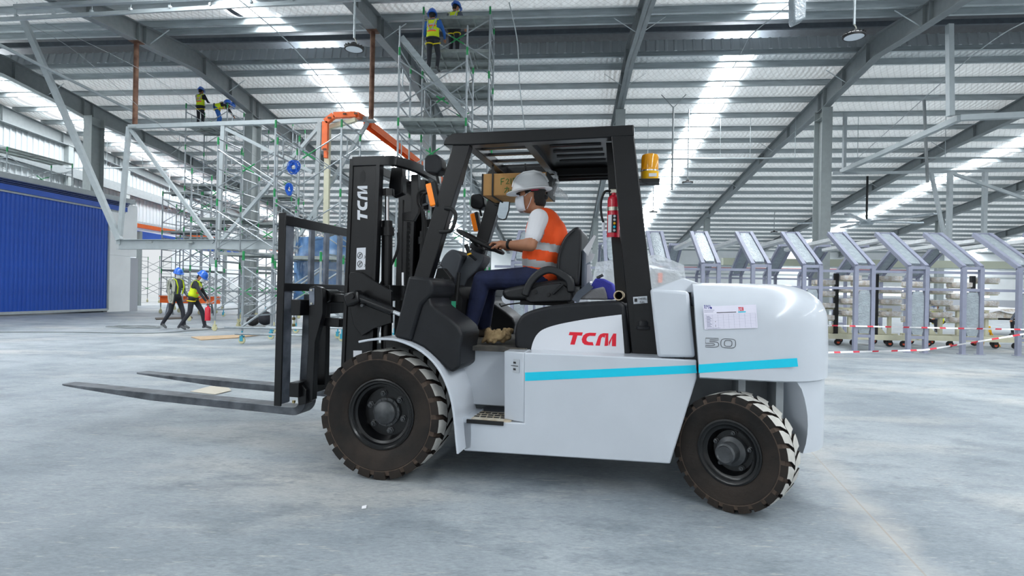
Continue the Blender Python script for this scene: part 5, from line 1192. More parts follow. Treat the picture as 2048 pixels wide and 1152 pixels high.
def tower(base, yaw, lifts, label, L_=1.8, W=1.2, Hh=1.7, decks=(), castor=m_castor, rail=False, skipb=(), group=None, z0=.28, name='scaffold_tower'):
    T = empty(name, base, yaw, label, 'scaffold', group); hasc = castor is not None
    zb = z0 if hasc else 0.0
    for i in range(lifts):
        for x in (0, L_): mo('end_frame', sframe(W, Hh), T, (x - L_/2, -W/2, zb + i*Hh))
        for y in (-W/2, W/2):
            for sg in (1, -1):
                if (i, sg) not in skipb: mo('cross_brace', sbrace(L_, Hh, sg, (i + (y > 0)) % 2 == 0), T, (-L_/2, y + .01*sg, zb + i*Hh))
    for z in decks:
        for y in (-W/2, .02): mo('deck_plank', sdeck(L_, W/2 - .03), T, (-L_/2, y, z))
    if rail:
        zt = zb + lifts*Hh
        for x in (-L_/2, L_/2):
            for y in (-W/2, W/2): MB().tube((x, y, zt), (x, y, zt + 1.0), .02, 6).build('guard_post', [m_scaf], T)
        for z in (.5, .97):
            for y in (-W/2, W/2): MB().tube((-L_/2, y, zt + z), (L_/2, y, zt + z), .016, 6).build('guard_rail', m_scaf, T)
    for x in (-L_/2, L_/2):
        for y in (-W/2, W/2):
            if hasc: c = mo('castor', scastor(castor)[0], T, (x, y, 0)); mo('castor_wheel', scastor(castor)[1], c)
            else: MB().box((x - .07, y - .07, 0), (x + .07, y + .07, .01)).build('base_plate', m_scaf, T, smooth=0)
    return T
LT = -PSI
cA = BW(-14.9, 22.7); tA1 = tower(cA, LT, 5, 'tall scaffold tower in front of the grey column with two workers on top', decks=(3.7, 5.4, 7.8), Hh=1.7)
tower(BW(-13.4, 25.3), LT, 5, 'tall scaffold tower standing behind the scaffolded grey column', decks=(1.9, 5.4), Hh=1.7)
pB = PG(566, 690); tB1 = tower(V((pB.x, pB.y + .6, 0)), R(-6), 1, 'low rolling scaffold frame with blue castors beside the forklift mast', decks=(), Hh=1.75, L_=1.75)
MB().tube((-1.25, -.63, .35), (1.1, -.63, .37), .026, 8).build('toe_tube', m_scaf, tB1); MB().tube((-1.0, -.66, .22), (1.1, -.66, .23), .026, 8).build('toe_tube', m_scaf, tB1); MB().tube((-1.0, .6, .3), (1.1, .6, .31), .024, 8).build('toe_tube', m_scaf, tB1)
MB().tube((-.85, -.62, .38), (.85, -.60, 1.6), .024, 8).build('raking_tube', m_scaf, tB1)
pC = PD(622, 300, 14.2); tC1 = tower(V((pC.x, 14.8, 0)), R(-5), 3, 'scaffold tower holding two bundles of blue rope behind the mast', L_=1.7, W=1.3, Hh=1.72, decks=(2.0,))
pD = PD(378, 600, 25.5); tower(V((pD.x, 25.5, 0)), R(-5), 3, 'scaffold tower beside the bright doorway', Hh=1.7, decks=(1.9, 3.6, 5.3), castor=m_castory)
pE = PD(448, 600, 20.5); tower(V((pE.x, 20.5, 0)), R(-3), 3, 'scaffold tower between the walking men and the column', Hh=1.7, decks=(3.6,), castor=m_castory)
pF = PD(306, 600, 40.5); tower(V((pF.x, 40.5, 0)), R(-5), 2, 'distant low scaffold silhouetted beyond the bright doorway', Hh=1.5, decks=(), castor=m_castory)
pF = PD(540, 600, 22.5); tower(V((pF.x, 22.5, 0)), R(-5), 2, 'low scaffold tower right of the scaffolded column', Hh=1.7, decks=(2.0, 3.7), castor=m_castory)
e1 = BW(-24.3, PS(60, 380, -24.3).y, 4.9); tower(e1, LT + R(90), 1, 'small scaffold on the roof of the blue door enclosure', L_=3.2, W=1.1, Hh=2.1, decks=(.45, 2.05), castor=None)
e1 = BW(-24.0, PS(135, 385, -24.0).y + .9, 4.9); tower(e1, LT + R(90), 1, 'knee-high scaffold stage at the end of the enclosure roof', L_=1.6, W=1.0, Hh=.9, decks=(.4,), castor=None)
pH = PD(512, 600, 16.3); tower(V((pH.x, 16.3, 0)), R(-4), 3, 'scaffold tower with a mid deck just behind the rolling frame', Hh=1.7, decks=(2.15,), castor=m_castory, L_=1.7)
pH = PD(398, 600, 29.5); tower(V((pH.x, 29.5, 0)), R(-4), 3, 'farther scaffold tower beyond the orange steel beam', Hh=1.7, decks=(2.0, 3.7), castor=m_castory)
# central pair
q1 = PD(872, 300, 14.6); G1 = tower(V((q1.x, 14.6, 0)), R(-3), 4, 'front central scaffold tower with a stair flight', Hh=1.74, decks=(5.45,), L_=1.68, W=1.2)
q2 = PD(915, 300, 15.9); G2 = tower(V((q2.x, 15.9, 0)), R(-3), 5, 'tallest central scaffold tower reaching the roof', Hh=1.72, decks=(6.8, 7.7), L_=1.8, W=1.2)
mo('deck_plank', sdeck(1.8, .57), G2, (-.9, -.6, 8.6))
st = MB(); a, b = V((-.82, -.55, 7.5)), V((.80, -.35, 5.6))
for y in (0, .42): st.beam(a + V((0, y, 0)), b + V((0, y, 0)), .03, .14)
st.build('stair_stringer', m_galv, G1)
for k in range(9):
    p = a.lerp(b, (k + .5)/9); MB().box((p.x - .1, p.y, p.z - .015), (p.x + .1, p.y + .42, p.z + .015)).build('stair_tread', m_deck, G1, smooth=0)
for k in (0, 1): MB().tube((-.84 + k*1.68, -.6, 7.2), (-.84 + k*1.68, -.6, 7.75), .022, 7).build('guard_post', m_scaf, G1)
# workers up on the scaffolds
wz = lambda T, x, y, z: (Matrix.Translation(T.location) @ Matrix.Rotation(T.rotation_euler.z, 4, 'Z')) @ V((x, y, z))
worker('worker in lime vest standing upright on the scaffold by the grey column', wz(tA1, -.55, -.2, 7.835), R(80), stand(elL=(.12, .25, 1.15), elR=(.12, -.25, 1.15), wrL=(.3, .16, 1.2), wrR=(.3, -.16, 1.2)), m_dark, m_dark, m_vyellow, m_helb, voxel=.026)
worker('worker in lime vest bent over on the scaffold by the grey column', wz(tA1, .25, -.1, 7.835), R(10), stand(pelvis=(-.15, 0, .92), neck=(.28, 0, 1.05), head=(.42, 0, 1.0), shL=(.24, .18, 1.04), shR=(.24, -.18, 1.04), elL=(.36, .22, .8), elR=(.36, -.22, .8), wrL=(.5, .18, .62), wrR=(.5, -.18, .62), hipL=(-.13, .09, .88), hipR=(-.13, -.09, .88), knL=(.0, .1, .48), knR=(.0, -.1, .48), anL=(-.06, .11, .09), anR=(-.06, -.11, .09), toeL=(.09, .12, .04), toeR=(.09, -.12, .04)), m_dark, m_bcloth, m_vyellow, m_helb, headf=(.7, 0, -.7), voxel=.026)
hh_ = wz(tA1, .9, -.6, 8.76); h5 = hardhat(None, hh_, (1, 0, 0), (0, 0, 1), 1, m_helb); tag(h5, 'blue hard hat hung on the scaffold post near the bent worker', 'hard hat')
worker('worker in lime vest and blue sleeves climbing the central scaffold stairs', PD(864, 149, 15.0), R(75), stand(elL=(.1, .27, 1.12), elR=(.12, -.27, 1.12), wrL=(.28, .25, 1.1), wrR=(.28, -.22, 1.05), knR=(.16, -.1, .55), anR=(.06, -.11, .2), toeR=(.2, -.12, .16), head=(.05, .05, 1.58)), m_bcloth, m_dark, m_vyellow, m_helb, voxel=.02, headf=(.9, .4, 0))
worker('worker in lime vest and grey sleeves on the top deck of central scaffold', V((PD(905, 30, 15.75).x, 16.2, 7.735)), R(70), stand(elL=(.1, .25, 1.15), elR=(.14, -.27, 1.15), wrL=(.28, .2, 1.05), wrR=(.32, -.2, 1.1), head=(.04, -.03, 1.58)), m_gcloth, m_dark, m_vyellow, m_helb, voxel=.02, headf=(.9, -.4, -.2))
# ================================================================== HANGING STEELWORK
TL_, TRr, BL_, BR_ = PD(258, 254, 18.4), PD(738, 238, 17.35), PD(238, 489, 18.4), PD(690, 489, 17.45)
trs = empty('hanging_truss', V(((BL_.x + BR_.x)/2, (BL_.y + BR_.y)/2, BL_.z)), 0, 'pale grey steel truss frame hung from rusty poles beside the blue door', 'truss')
tb_ = trs.location
def tpart(mb, nm, m=m_truss, **k): mb.v = [tuple(V(v) - tb_) for v in mb.v]; return mb.build(nm, m, trs, **k)
tpart(MB().beam(TL_, TRr, .13, .13), 'top_chord', smooth=0)
bc_ = MB(); bc_.beam(BL_, BR_, .012, .3); up3 = V((0, 0, .15)); bc_.beam(BL_ + up3, BR_ + up3, .2, .014); bc_.beam(BL_ - up3, BR_ - up3, .2, .014); tpart(bc_, 'bottom_chord', smooth=0)
for p, q in ((TL_, BL_), (PD(447, 246, 17.98), PD(434, 520, 17.98)), (PD(640, 240, 17.55), PD(628, 489, 17.55))): tpart(MB().beam(p, q, .12, .12), 'truss_post', smooth=0)
for p, q in ((TL_, PD(428, 485, 18.0)), (PD(440, 485, 17.98), PD(648, 243, 17.55)), (PD(452, 258, 17.98), PD(625, 345, 17.6)), (PD(600, 470, 17.6), PD(735, 245, 17.35))): tpart(MB().beam(p, q, .1, .1), 'truss_diagonal', smooth=0)
tpart(MB().beam(PD(98, 0, 17.6), PD(240, 482, 18.35), .14, .14) if 0 else MB().beam(PD(48, 42, 18.3), PD(239, 480, 18.35), .16, .16), 'long_brace', smooth=0)
tpart(MB().cbox(PD(430, 522, 17.98), (.28, .12, .2)), 'foot_plate', smooth=0)
for x_ in (303, 384, 462, 542): p = PD(x_, 487, 18.1); tpart(MB().cbox(p + V((0, -.12, .03)), (.18, .08, .05)), 'chord_bracket', m_col, smooth=0)
for px0, py0, px1, py1, s_, lb in ((275, 62, 268, 256, -14.0, 'rusty brown pole hanging from the rafter above the bent worker'), (748, 45, 740, 240, -6.0, 'rusty brown pole hanging from the rafter beside the high-bay lamp')):
    a, b = PS(px0, py0, s_), PS(px1, py1, s_); t_ = (a.y + b.y)/2; o = empty('hanger_pole', BW(s_, t_, b.z), LT, lb, 'pole')
    zt = zroof(t_) - .23 - dep(t_); MB().tube((0, 0, 0), (0, 0, zt - b.z), .075, 14).build('pole_shaft', m_rust, o, smooth=40); MB().box((-.16, -.16, zt - b.z - .02), (.16, .16, zt - b.z)).build('top_plate', m_rust, o, smooth=0)
    MB().box((-.12, -.12, -.03), (.12, .12, .02)).build('bottom_plate', m_col, o, smooth=0)
# orange overhead rail: drop, bend and long run into the hall
zo_ = 6.42; d0 = 17.0
A_ = PD(650, 300, d0); B_ = PD(651, 244, d0); C_ = PD(668, 231, d0); D_ = PD(712, 229, d0); E_ = PD(735, 242, d0 + .9); F_ = PD(800, 302, 21.0); G_ = PD(862, 346, 25.3); H_ = PD(905, 375, 30)
orr = empty('conveyor_rail', D_, 0, 'orange overhead conveyor rail with a bent drop end', 'conveyor rail')
def orp(mb, nm, m=m_orange, **k): mb.v = [tuple(V(v) - V(D_)) for v in mb.v]; return mb.build(nm, m, orr, **k)
orp(MB().beam(A_, B_, .16, .16), 'rail_drop', smooth=0); orp(MB().beam(B_, C_, .16, .16), 'rail_bend', smooth=0); orp(MB().beam(C_, D_, .16, .16), 'rail_run', smooth=0); orp(MB().beam(D_, E_, .16, .16), 'rail_bend', smooth=0)
r2 = MB(); r2.beam(E_, H_, .26, .03); r2.beam(E_ + V((-.12, 0, -.1)), H_ + V((-.12, 0, -.1)), .03, .2); r2.beam(E_ + V((.12, 0, -.1)), H_ + V((.12, 0, -.1)), .03, .2); orp(r2, 'rail_run', smooth=0)
for p in (A_, B_.lerp(C_, .5), C_.lerp(D_, .5), D_): orp(MB().cbox(p + V((.02, -.11, .0)), (.1, .02, .05)), 'bolt_plate', m_rust, smooth=0)
orp(MB().cbox(A_ + V((.03, 0, -.14)), (.1, .12, .2)), 'rail_end', m_rust if 0 else m_orange, smooth=0)
pz = PD(656, 250, 17.25); o = empty('support_post', V((pz.x, 17.25, 0)), 0, 'cream square steel post under the bent end of the orange rail', 'post')
mb = MB().box((-.075, -.075, 0), (.075, .075, pz.z)); mb.build('post_shaft', m_cream, o, smooth=0); MB().box((-.2, -.2, 0), (.2, .2, .02)).build('base_plate', m_cream, o, smooth=0); MB().beam((0, 0, pz.z - .08), V(D_) - V((pz.x, 17.25, 0)) + V((0, 0, -.16)), .12, .12).build('post_arm', m_cream, o, smooth=0)
# right-hand hanging frame
A3, B3, C3 = PD(1452, 345, 23.6), PD(1920, 236, 16.4), PD(2090, 228, 15.6)
A3 = PD(1683, 343, 24.0); hf_ = empty('tube_gantry', B3, 0, 'pale square-tube gantry hung below the rafters behind the portal frames', 'frame'); hb0 = V(B3)
def hpart(mb, nm, m=m_truss, **k): mb.v = [tuple(V(v) - hb0) for v in mb.v]; return mb.build(nm, m, hf_, **k)
for p, q in ((A3, B3), (B3, C3)): hpart(MB().beam(p, q, .16, .16), 'frame_tube', smooth=0)
hpart(MB().beam(B3 + V((-.28, 0, .05)), V((B3.x - .28, B3.y + .1, zroof(WB(B3).y) - .75)), .15, .15), 'hanger', smooth=0)
hpart(MB().beam(A3 + V((.1, 0, 0)), V((A3.x + .1, A3.y, 9.05)), .12, .12), 'hanger', smooth=0)
p = PD(1900, 345, 20.5); hpart(MB().beam(p, V((p.x, p.y, p.z - 2.6)), .14, .14), 'frame_leg', smooth=0); hpart(MB().beam(p, p + V((2.6, -.3, -1.0)), .1, .1), 'frame_tube', smooth=0); p2 = PD(1848, 200, 20.0); hpart(MB().beam(p2, PD(1855, 365, 20.0), .07, .07), 'thin_leg', m_raft, smooth=0)
hpart(MB().beam(PD(1665, 347, 24.0), PD(2090, 340, 21.0), .1, .1), 'frame_tube', smooth=0); p = PD(1970, 345, 20.8); hpart(MB().beam(p, V((p.x, p.y, p.z - 2.4)), .13, .13), 'frame_leg', smooth=0)
hpart(MB().beam(PD(1862, 345, 20.4), PD(1890, 480, 20.4), .1, .1), 'frame_brace', smooth=0)
# services under the roof
def hthing(name, label, cat, mb, m, group=None, **k):
    c = sum((V(v) for v in mb.v), V())/len(mb.v); mb.v = [tuple(V(v) - c) for v in mb.v]
    o = mb.build(name, m, None, **k); o.location = c; return tag(o, label, cat, group)
def Hp(s, t, z): return BW(s, t, z)
z_ = 8.0
hthing('sprinkler_pipe', 'slender pale pipe running along the hall above the blue door', 'pipe', MB().tube(Hp(-16.2, 14.5, z_), Hp(-16.2, 42, z_ - 1.6), .05, 8), m_truss)
pa, pb_ = PD(0, 39, 15.7), PD(720, -2, 14.4)
tray = MB(); tray.beam(pa, pb_, .05, .1); tray.tube(pa + V((0, .1, .02)), pb_ + V((0, .1, .02)), .03, 6)
for k in range(9): p = pa.lerp(pb_, k/9 + .05); tray.cbox(p + V((0, -.01, .07)), (.05, .09, .07)); tray.tube(p, p + V((0, 0, .45)), .006, 5)
tray = hthing('cable_tray', 'galvanised cable tray crossing under the roof above the truss', 'cable tray', tray, m_galv)
pa2, pb2 = PD(30, 14, 15.6), PD(560, -12, 14.6); hthing('cable_tray', 'upper galvanised cable tray with cable clips close to the roof', 'cable tray', MB().beam(pa2, pb2, .12, .1), m_galv)
lp = MB().tube(Hp(4, 26.5, 7.45), Hp(34, 26.5, 7.45), .035, 8); hthing('sprinkler_pipe', 'thin white pipe crossing behind the amber beacon under the roof', 'pipe', lp, m_truss)
lp = MB().tube(Hp(-26.3, 27.5, 7.3), Hp(-12, 27.5, 7.3), .035, 8); hthing('sprinkler_pipe', 'thin white pipe crossing in front of the ribbed side wall', 'pipe', lp, m_truss)
rod = []
for px, py in ((1245, 316), (1295, 317), (1440, 317), (1500, 317), (1590, 318), (1715, 318), (1890, 318)): w_ = PT(px, py, 26.5); rod.append((w_.x, 26.5, 7.45))
for s_ in (-24, -22, -20, -18.5, -17, -15.5, -14): rod.append((s_, 27.5, 7.3))
for s_, t_, z0_ in rod: hthing('hanger_rod', 'thin threaded rod holding the white pipe ' + ('behind the amber beacon' if s_ > 0 else 'before the ribbed side wall'), 'rod', MB().tube(Hp(s_, t_, z0_), Hp(s_, t_, zroof(t_) - .2), .012, 5), m_galv, 'pipe hanger rods' if s_ > 0 else 'pipe hanger rods by the side wall')
yp = MB(); q = PT(1348, 150, 24.2); ztop = zroof(24.2) - .2; yp.tube(Hp(q.x, 24.2, ztop - .5), Hp(q.x, 24.2, 5.6), .04, 8); yp.tube(Hp(q.x, 24.2, ztop - .55), Hp(q.x - .5, 24.2, ztop), .02, 6); yp.tube(Hp(q.x, 24.2, ztop - .55), Hp(q.x + .5, 24.2, ztop), .02, 6)
hthing('drop_pipe', 'dark drop pipe with a Y-shaped hanger beside the roof skylight', 'pipe', yp, m_raft)
def cable(pts, r, label, m=m_blackm): hthing('cable', label, 'cable', MB().path(smoothc(pts, 5), r, 5), m)
cable([PD(478, 0, 13), PD(505, 22, 13), PD(592, 100, 13.5), PD(690, 222, 14)], .014, 'white flex sagging from the roof towards the orange rail', m_truss)
cable([PD(1018, 5, 14), PD(1034, 80, 14), PD(1040, 180, 14.2), PD(1052, 275, 14.5)], .014, 'pale cable dropping from the roof behind the forklift guard', m_truss)
cable([PD(1590, 0, 13), PD(1505, 68, 14), PD(1480, 110, 15), PD(1420, 220, 20)], .012, 'pale cable looping beside the roof skylight strip', m_truss)
cable([PD(2048, 45, 14), PD(2010, 65, 15), PD(1960, 100, 16), PD(1900, 150, 18), PD(1700, 330, 30)], .014, 'pale cable running down behind the hanging frame', m_truss)
cable([PD(60, 50, 16), PD(160, 110, 16.5), PD(330, 260, 18), PD(420, 330, 21)], .007, 'thin grey cable sagging over the long truss brace', m_raft)
cable([PD(90, 45, 16), PD(300, 150, 17), PD(420, 240, 20), PD(520, 320, 24)], .007, 'thin grey cable sagging past the rusty pole', m_raft)
# high-bay lamps
def lamp(px, py, d, rodtop, label, k=1.0):
    p = PD(px, py, d); L_ = empty('high_bay_lamp', p, 0, label, 'lamp')
    MB().lathe([(.0005, .1), (.05, .1), (.06, .05), (.15, .03), (.19, .0), (.19, -.03), (.165, -.035)], 32).build('lamp_body', m_blackm, L_, smooth=40); MB().lathe([(.168, -.03), (.0005, -.031)], 32).build('lens', m_lampglass, L_)
    for i in range(16): t = 2*pi*i/16; MB().cbox((.17*cos(t), .17*sin(t), .02), (.05, .006, .03), Matrix.Rotation(t, 3, 'Z')).build('cooling_fin', m_blackm, L_, smooth=0)
    MB().path([(.05, 0, .09), (.03, 0, .16), (0, 0, .2)], .01, 6).build('hook', m_steel, L_); t_ = WB(p).y; MB().tube((0, 0, .2), (0, 0, zroof(t_) - .22 - p.z), .022, 8).build('drop_rod', m_galv, L_)
    if k != 1: L_.scale = (k, k, 1)
lamp(708, 96, 11.4, 0, 'round black high-bay lamp hanging between the rusty pole and cable tray')
lamp(1708, 71, 10.4, 0, 'round black high-bay lamp hanging beside the plastic-wrapped lamp')
for px, py, d, lb in ((1375, 365, 25, 'small high-bay lamp hanging beyond the amber beacon'), (1306, 424, 33, 'tiny high-bay lamp beside the skylight behind the rear post'), (1548, 464, 41, 'tiny high-bay lamp above the tops of the portal frames'), (338, 418, 36, 'small high-bay lamp before the ribbed side wall'), (520, 364, 27, 'small high-bay lamp behind the hanging truss')): lamp(px, py, d, 0, lb, 1.2)
wl_ = PD(1600, 20, 9.2); wlm = MB().prism([wl_ + V(q) for q in ((-.11, 0, .35), (.11, 0, .35), (.1, 0, -.12), (-.06, 0, -.2), (-.09, 0, -.15))], (0, .2, 0)); wlo = hthing('wrapped_lamp', 'plastic-wrapped ceiling fitting hanging from the roof', 'lamp', wlm, m_wrap, bevel=.02)
MB().tube((0, .0, .1), (0, .0, zroof(9) - .3 - wlo.location.z), .015, 6).build('drop_rod', m_galv, wlo)
# big fan with wrapped blades
fp = PD(1733, 444, 33.0); fan = empty('ceiling_fan', fp, 0, 'large ceiling fan with plastic-wrapped blades on a black drop rod', 'fan')
MB().tube((0, 0, .05), (0, 0, zroof(34) - .3 - fp.z), .06, 8).build('drop_rod', m_blackm, fan); MB().lathe([(.0005, -.2), (.32, -.16), (.4, 0), (.32, .14), (.0005, .16)], 20).build('motor', m_wrap, fan, smooth=50)
for k in range(5):
    t = R(8 + 72*k); d = V((cos(t), sin(t), .02)); bl = MB(); bl.beam(d*.25, d*3.6, .32, .08); bl.build('blade', m_wrap, fan, bevel=.02)
# ================================================================== PORTAL FRAMES ON THE RIGHT
GY = R(-7); g0 = PG(1709, 702); GM = Matrix.Translation(g0) @ Matrix.Rotation(GY, 4, 'Z')
KZ, TZ, SLn, RL, GW, GS = 2.0, 2.93, 1.55, 3.7, .37, 1.165
def gpart(mb, nm, m=m_gate, par=None, **k): return mb.build(nm, m, par, **k)
PO = empty('portal_frame', GM @ V((0, 0, 0)), GY, 'lilac-grey steel portal frame with film-wrapped panels', 'portal frame', 'row of portal frames behind the forklift')
prof = [(0, 0), (0, KZ), (SLn, TZ), (SLn + RL, TZ), (2*SLn + RL, KZ), (2*SLn + RL, 0)]
for x in (0, GW):
    for i, nm in ((0, 'near_post'), (1, 'near_rafter'), (2, 'roof_beam'), (3, 'far_rafter'), (4, 'far_post')):
        (y0, z0), (y1, z1) = prof[i], prof[i + 1]; gpart(MB().beam((x, y0, z0), (x, y1, z1), .085, .10, (0, 1, .3)), nm, par=PO, smooth=0)
    MB().box((x - .08, -.08, 0), (x + .08, .08, .012)).build('base_plate', m_gate, PO, smooth=0)
for y, z in ((0, .36), (0, KZ - .02), (SLn, TZ), (SLn + RL, TZ), (2*SLn + RL, KZ), (2*SLn + RL, .36), (0, 1.48)): gpart(MB().beam((0, y, z), (GW, y, z), .07, .07), 'cross_tie', par=PO, smooth=0)
m_wrapw = mat('wrap_brightened', g('dcdfe0'), .3, var=.06, vscale=8, bump=.7, bscale=20)  # wrap copy with brighter colour to counter shade under the roof panels
def wrapped(p0, p1, w, th, n=8, seed=1):                  # film-wrapped panel between two points of the frame
    r = random.Random(seed); p0, p1 = V(p0), V(p1); d = (p1 - p0); s = V((1, 0, 0)); nrm = s.cross(d).normalized(); rings = []
    for i in range(n + 1):
        c = p0 + d*i/n; e = .75 if i in (0, n) else 1; j = lambda: (r.random() - .5)*.02
        rings.append([c + s*(-w/2*e + j()) - nrm*th*(.5 + j()*4), c - nrm*th*(.75 + j()*6), c + s*(w/2*e + j()) - nrm*th*(.5 + j()*4), c + s*(w/2*e) + nrm*th*.5, c + nrm*th*(.7 + j()*6), c + s*(-w/2*e) + nrm*th*.5])
    return MB().loft(rings)
for a, b, nm in (((GW/2, 0, .42), (GW/2, 0, 1.43), 'wrapped_panel'), ((GW/2, .1, KZ + .06), (GW/2, SLn - .05, TZ - .03), 'wrapped_panel'), ((GW/2, SLn + .1, TZ - .05), (GW/2, SLn + RL - .1, TZ - .05), 'wrapped_panel'), ((GW/2, SLn + RL + .05, TZ - .03), (GW/2, 2*SLn + RL - .1, KZ + .06), 'wrapped_panel')):
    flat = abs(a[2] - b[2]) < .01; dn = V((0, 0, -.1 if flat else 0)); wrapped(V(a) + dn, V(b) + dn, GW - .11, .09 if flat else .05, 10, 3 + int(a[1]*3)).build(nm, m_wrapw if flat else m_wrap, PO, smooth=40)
ORD = 'first second third fourth fifth sixth seventh eighth ninth tenth eleventh twelfth'.split()
for i in range(-7, 5):
    c = copy_tree(PO) if i else PO; c.location = GM @ V((i*GS, 0, 0)); c['label'] = 'lilac-grey portal frame with film-wrapped panels, %s from the loaded trolley end' % ORD[4 - i]
for z in (1.88, 1.48):
    for y, nm in ((.0, 'near'), (2*SLn + RL, 'far')):
        o = MB().beam((-7.4*GS, .05 if y == 0 else -.05, 0), (4.6*GS, .05 if y == 0 else -.05, 0), .05, .06).build('tie_rail', m_gate, None, smooth=0)
        o.location = GM @ V((0, y, z)); o.rotation_euler = (0, 0, GY); tag(o, '%s lilac-grey rail tying the %s posts of the portal frames' % ('upper' if z > 1.7 else 'lower', nm), 'rail')
# ---- cream carts with black masts and wrapped parcels
def cart(px, py, length, label, masts):
    p = PG(px, py); C_ = empty('parts_cart', p, GY, label, 'cart'); L_ = length
    for y in (0, .8): MB().box((0, y - .05, .17), (L_, y + .05, .30)).build('base_beam', m_cream, C_, smooth=0)
    for x in (.1, L_*.5, L_ - .1): MB().box((x - .05, 0, .18), (x + .05, .8, .28)).build('base_tie', m_cream, C_, smooth=0)
    for x in (.25, L_*.3, L_*.72, L_ - .25):
        for y in (0, .8):
            w_ = MB().lathe([(.03, -.03), (.08, -.03), (.085, 0), (.08, .03), (.03, .03)], 18, c=(x, y, .086), ax='Y').build('wheel', m_blackm, C_, smooth=40); MB().lathe([(.04, -.034), (.0005, -.035)], 12, c=(x, y, .086), ax='Y').build('wheel_hub', m_wheelr, w_); MB().box((x - .05, y - .045, .1), (x + .05, y - .038, .18)).build('wheel_fork', m_blackm, C_, smooth=0)
    for mx in masts:
        MB().box((mx - .05, .35, .28), (mx + .05, .45, 1.9)).build('mast', m_blackm, C_, smooth=0)
        MB().prism([(mx - .28, .4, .3), (mx + .28, .4, .3), (mx + .04, .4, .6), (mx - .04, .4, .6)], (0, .02, 0)).build('gusset', m_cream, C_, smooth=0)
        for dx in (-.35, .35): MB().box((mx + dx - .04, .36, .3), (mx + dx + .04, .44, .95)).build('upright', m_cream, C_, smooth=0)
        MB().box((mx - .4, .37, .93), (mx + .4, .43, .99)).build('upright_tie', m_cream, C_, smooth=0)
        for k, z in enumerate((1.72, 1.42, 1.1, .78)):
            for sg in (1, -1):
                z2 = z - (.13 if sg < 0 else 0)
                MB().box((min(mx, mx + sg*.62), .37, z2 - .03), (max(mx, mx + sg*.62), .43, z2)).build('arm', m_cream, C_, smooth=0)
                q = p + (Matrix.Rotation(GY, 3, 'Z') @ V((mx + sg*.33, .4, z2)))
                b = PARC.copy(); COL.objects.link(b); b.location = q; b.rotation_euler = (0, 0, GY + R(4*(k - 1)*sg)); tag(b, 'wrapped parcel on %s arm of %s %s mast, %s side' % (('top', 'second', 'third', 'lowest')[k], 'longer cart\'s' if length > 2.3 else 'shorter cart\'s', 'nearer-forklift' if mx == masts[0] else 'trolley-end', 'trolley' if sg > 0 else 'forklift'), 'parcel', 'wrapped parcels on the carts')
    return C_
pm_ = MB(); rp_ = random.Random(5); rings = []
for i in range(9):
    x = -.26 + .52*i/8; e = .9 if i in (0, 8) else 1
    rings.append([V((x + rp_.random()*.01, (a*.13 + (rp_.random() - .5)*.02)*e, .002 + max(0, .065 + (c*.063 + (rp_.random() - .5)*.012)*e - (0 if c > 0 else -.0)))) for a, c in ((-1, -1), (0, -1.0), (1, -1), (1.05, 0), (1, 1), (0, 1.05), (-1, 1), (-1.05, 0))])
pm_.loft(rings); PARC = pm_.build('wrapped_parcel', m_wrapb, None, smooth=35)
cart(1655, 690, 2.1, 'cream parts cart with black mast behind the counterweight', (.35, 1.35))
cart(1835, 693, 2.6, 'longer cream parts cart at the right end of the portal frames', (.42, 1.55))
bpy.data.objects.remove(PARC)
# long table load and yellow stand further back
lt = PG(1935, 668); ld = empty('loaded_trolley', lt, GY, 'low trolley loaded with wrapped panels and a white sheet', 'trolley')
MB().box((0, 0, .55), (2.9, .9, .62)).build('bed', m_blackm, ld, smooth=0)
for x in (.15, 2.7):
    for y in (.1, .8): MB().box((x - .04, y - .04, 0), (x + .04, y + .04, .55)).build('leg', m_blackm, ld, smooth=0)
wrapped((.2, .45, .78), (2.7, .45, .78), .8, .2, 12, 4).build('wrapped_load', m_wrapb, ld, smooth=40) if 0 else MB().loft([[V((x, .05, .62)), V((x, .85, .62)), V((x, .8, .95 + .03*sin(x*5))), V((x, .1, .93 + .04*cos(x*4)))] for x in [.1 + .25*i for i in range(11)]]).build('wrapped_load', m_wrapb, ld, smooth=30)
MB().loft([[V((x, .0, .9 - .2*abs(sin(x*3))*.6)), V((x, .3, 1.0)), V((x, .8, 1.0 + .03*sin(x*9)))] for x in [.6 + .12*i for i in range(12)]], cap=False, closed=False).build('white_sheet', m_paper, ld, smooth=60, solid=.004)
ys = PG(1975, 692); y_ = empty('trestle_stand', ys, GY, 'small yellow trestle stand under the wrapped load', 'stand')
for sg in (-1, 1):
    for s2 in (-1, 1): MB().beam((sg*.22, s2*.15, 0), (sg*.05, 0, .42), .03, .03).build('leg', m_yellow, y_, smooth=0)
MB().prism([(-.09, -.02, .38), (.09, -.02, .38), (.05, -.02, .55), (-.05, -.02, .55)], (0, .05, 0)).build('head_plate', m_yellow, y_, smooth=0)
